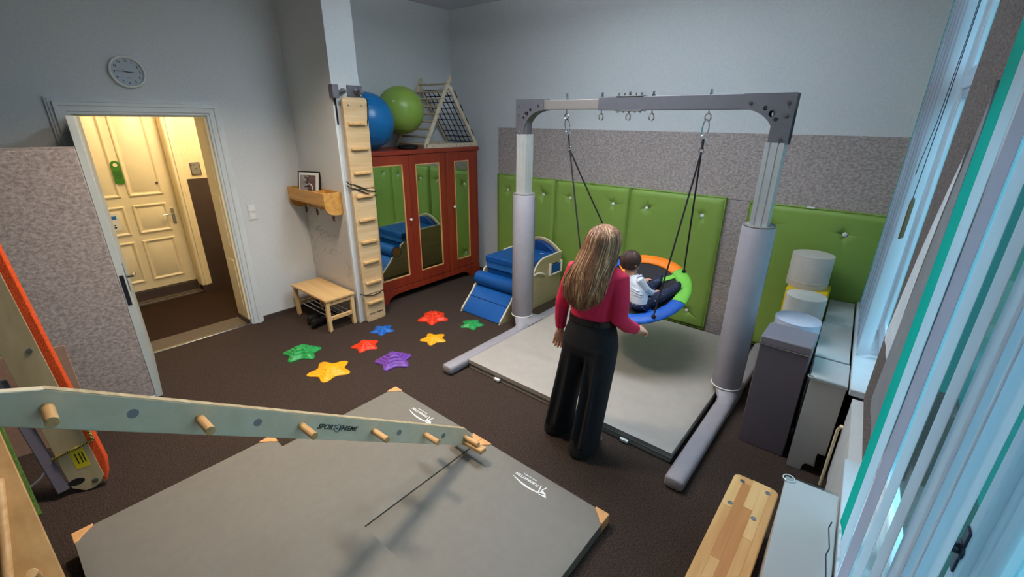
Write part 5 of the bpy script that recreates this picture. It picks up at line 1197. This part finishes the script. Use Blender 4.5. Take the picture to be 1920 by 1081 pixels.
# long hair: a volume behind the face, then strands over it
HS = [(1.618, .016, .018, -1.245, 2.385), (1.604, .052, .055, -1.245, 2.378), (1.575, .087, .094, -1.245, 2.386), (1.53, .101, .108, -1.247, 2.382), (1.47, .107, .108, -1.252, 2.366), (1.41, .113, .100, -1.26, 2.332),
      (1.35, .117, .074, -1.268, 2.288), (1.29, .124, .060, -1.272, 2.258), (1.23, .120, .048, -1.277, 2.240), (1.17, .104, .036, -1.284, 2.234), (1.12, .072, .024, -1.292, 2.234), (1.085, .03, .012, -1.30, 2.236)]
b = B(); b.ring_loft([oval_ring((x, y, z), rx*.97, ry*.97, 30, 2.2) for z, rx, ry, x, y in HS]); hr = b.obj('hair', 'hair_brown', wo, smooth=180, subd=1)
def shell(z, a, k=1.0):
    for i in range(len(HS)-1):
        if HS[i][0] >= z >= HS[i+1][0]:
            t = (HS[i][0]-z)/(HS[i][0]-HS[i+1][0]); q = [HS[i][j]+(HS[i+1][j]-HS[i][j])*t for j in range(5)]
            return V(q[3]+q[1]*k*math.sin(a), q[4]-q[2]*k*math.cos(a), z)
    q = HS[-1]; return V(q[3]+.08*math.sin(a), q[4]-.02*math.cos(a), z)
rnd = random.Random(3)
for nm, m_, cnt, r in (('hair_strands', 'hair_brown', 520, .0026), ('fair_hair_strands', 'hair_blonde', 300, .0017)):
    b = B()
    for i in range(cnt):
        a = rnd.uniform(-2.55, 2.55); top = rnd.random() < .4
        z1 = rnd.uniform(1.09, 1.20) if abs(a) < 1.2 else (rnd.uniform(1.13, 1.28) if abs(a) < 2 else rnd.uniform(1.22, 1.34))
        z0 = rnd.uniform(1.612, 1.6175) if top else rnd.uniform(1.56, 1.612); k0 = rnd.uniform(.99, 1.04); pts, rs = [], []
        ph = 3.1*a+rnd.uniform(-.5, .5); am = rnd.uniform(.006, .013); n = 16; flick = rnd.uniform(-.016, .016)
        for j in range(n+1):
            t = j/n; z = z0+(z1-z0)*t
            aa = a*(1-.30*max(0, t-.25))
            w_ = math.sin(t*10+ph)*am*(.15+t)
            p = shell(max(z, 1.10), aa, k0+.05*t); p.z = z; p.x += w_+flick*t**3; p.y -= .003+abs(w_)*.3+.004*t
            if t > .85: p.x += (p.x+1.28)*(t-.85)*.4
            pts.append(p); rs.append(r*(1.0 if t < .75 else 1-.85*(t-.75)/.25))
        b.tube(pts, rs, 4)
    o_ = b.obj(nm, m_, hr, smooth=180); o_['kind'] = 'stuff'

# ---- the toddler on the swing
ch = thing('person', 'toddler in white top and dark patterned trousers sitting in the round nest swing', 'person', (-1.40, 3.40, .70))
CF = V(.50, .86, 0).normalized(); CR = V(CF.y, -CF.x, 0); hd_ = V(-1.525, 3.425, 1.078)
b = B(); head(b, hd_, .075, .086, .092, CF, (-1.475, 3.415, .975), .034)
fa = math.atan2(CF.y, CF.x)-PI/2
trunk = [((-1.395, 3.39, .742), .088, .075), ((-1.41, 3.395, .80), .090, .078), ((-1.43, 3.40, .87), .088, .074), ((-1.455, 3.408, .93), .086, .064), ((-1.470, 3.412, .965), .066, .05), ((-1.476, 3.414, .985), .035, .035)]
b.ring_loft([oval_ring(c, rx*.88, ry*.88, 24, 2.2, fwd=fa) for c, rx, ry in trunk])
sR, sL = V(-1.46, 3.41, .955)+CR*.082, V(-1.46, 3.41, .955)-CR*.082
RAc = [sR, V(-1.352, 3.395, .885), V(-1.325, 3.455, .835), V(-1.335, 3.535, .812), V(-1.338, 3.55, .808)]
LAc = [sL, V(-1.535, 3.50, .90), V(-1.53, 3.58, .86), V(-1.49, 3.66, .85), V(-1.485, 3.672, .848)]
for P in (RAc, LAc): b.tube(P, [.026, .024, .021, .018, .017], 12)
hand(b, RAc[-1], (.25, .9, .05), (0, .35, -1), (-1, .2, 0), .16, .52); hand(b, LAc[-1], (.3, .9, .1), (0, .35, -1), (1, -.2, 0), .16, .52)
RLc = [V(-1.36, 3.40, .745), V(-1.275, 3.50, .795), V(-1.235, 3.585, .815), V(-1.20, 3.665, .842), V(-1.185, 3.69, .87)]
LLc = [V(-1.43, 3.44, .745), V(-1.40, 3.55, .815), V(-1.385, 3.63, .840), V(-1.375, 3.71, .862), V(-1.37, 3.735, .89)]
for P in (RLc, LLc): b.tube(P, [.05, .042, .034, .027, .024], 12); b.sphere(P[-1], .026, 12, 8, (.8, .8, 1.3))
b.obj('body', 'skin', ch, remesh=.0042, smoothit=2, smooth=180)
face(ch, hd_, .075, .086, .092, CF)
b = B(); b.ring_loft([oval_ring(c, rx, ry, 28, 2.25, fwd=fa) for c, rx, ry in trunk])
for P in (RAc, LAc): b.tube([V(-1.46, 3.41, .945)]+P[:4], [.036, .036, .033, .029, .024], 14)
for k in range(4): b.tube([V(*trunk[1][0])+V(0, 0, .03*k)+(CR*math.sin(t)*.088-CF*math.cos(t)*.076)+V(0, 0, .012*math.sin(2*t+k)) for t in [-1.3+.26*i for i in range(11)]], .004, 6)
b.obj('white_top', 'child_top', ch, remesh=.005, smoothit=3, smooth=180)
rf = B()
for s_ in (-1, 1):
    c = V(-1.46, 3.41, .985)+CR*s_*.058
    rf.tube([c-CF*.03+V(0, 0, -.012), c+V(0, 0, .012)+CR*s_*.012, c+CF*.03+V(0, 0, -.01)], [.008, .014, .008], 8, flat=.5)
rf.obj('shoulder_ruffle', 'child_top', ch, smooth=180)
b = B(); b.ring_loft([oval_ring(c, rx, ry, 26, 2.3, fwd=fa) for c, rx, ry in (((-1.392, 3.39, .712), .080, .072), ((-1.393, 3.39, .735), .094, .084), ((-1.398, 3.392, .765), .093, .081))])
for P in (RLc, LLc): b.tube(P[:4], [.058, .050, .041, .033], 14)
sk = B()
for P in (RLc, LLc):
    sk.tube([P[3]-(P[4]-P[3]).normalized()*.01, P[3], P[4]], [.034, .034, .030], 14); sk.sphere(P[4], .032, 14, 9, (.85, .85, 1.25))
    sk.obj('sock', 'navy', ch, smooth=180); sk = B()
sk.bm.free()
b.obj('patterned_trousers', 'child_pants', ch, remesh=.006, smoothit=3, smooth=180)
b = B()      # short brown hair, open at the face
R3 = Matrix((CR, CF, V(0, 0, 1))).transposed(); rings = []
for i in range(13):
    t = i/12; th = PI*.03+PI*.72*t; row = []
    for j in range(32):
        a = 2*PI*j/32; fr = max(0, math.sin(a)); lim = 1-.50*fr**1.3
        tt = PI*.03+(th-PI*.03)*lim; q = V(.081*math.sin(tt)*math.cos(a), .0925*math.sin(tt)*math.sin(a), .092*math.cos(tt)+.012)
        row.append(hd_+R3 @ (q*(1+.012*math.sin(9*a+i))))
    rings.append(row)
inner = [[hd_+(p-hd_)*.93 for p in rw] for rw in rings[::-1]]
b.ring_loft(rings+inner); hc_ = b.obj('hair', 'hair_child', ch, smooth=180)
rnd = random.Random(5); b = B()
for i in range(150):
    a = rnd.uniform(PI*.98, PI*2.02); pts = []
    for j in range(7):
        t = j/6; tt = PI*(.05+.70*t*rnd.uniform(.95, 1.02)); q = V(.083*math.sin(tt)*math.cos(a+.25*t), .0945*math.sin(tt)*math.sin(a+.25*t), .094*math.cos(tt)+.012); pts.append(hd_+R3 @ q)
    b.tube(pts, [.0016, .002, .002, .002, .002, .0018, .0008], 4)
b.obj('hair_strands', 'hair_child', hc_, smooth=180, kind='stuff')
# pull rope from the swing rim into the woman's hand
pe = disc(math.radians(-84), .47, -.02); ph_ = V(-1.03, 2.62, .885)
B().tube([pe, pe.lerp(ph_, .35)+V(0, 0, -.05), pe.lerp(ph_, .7)+V(0, 0, -.05), ph_], .005, 6).obj('pull_rope', 'grey_box_dark', ns)
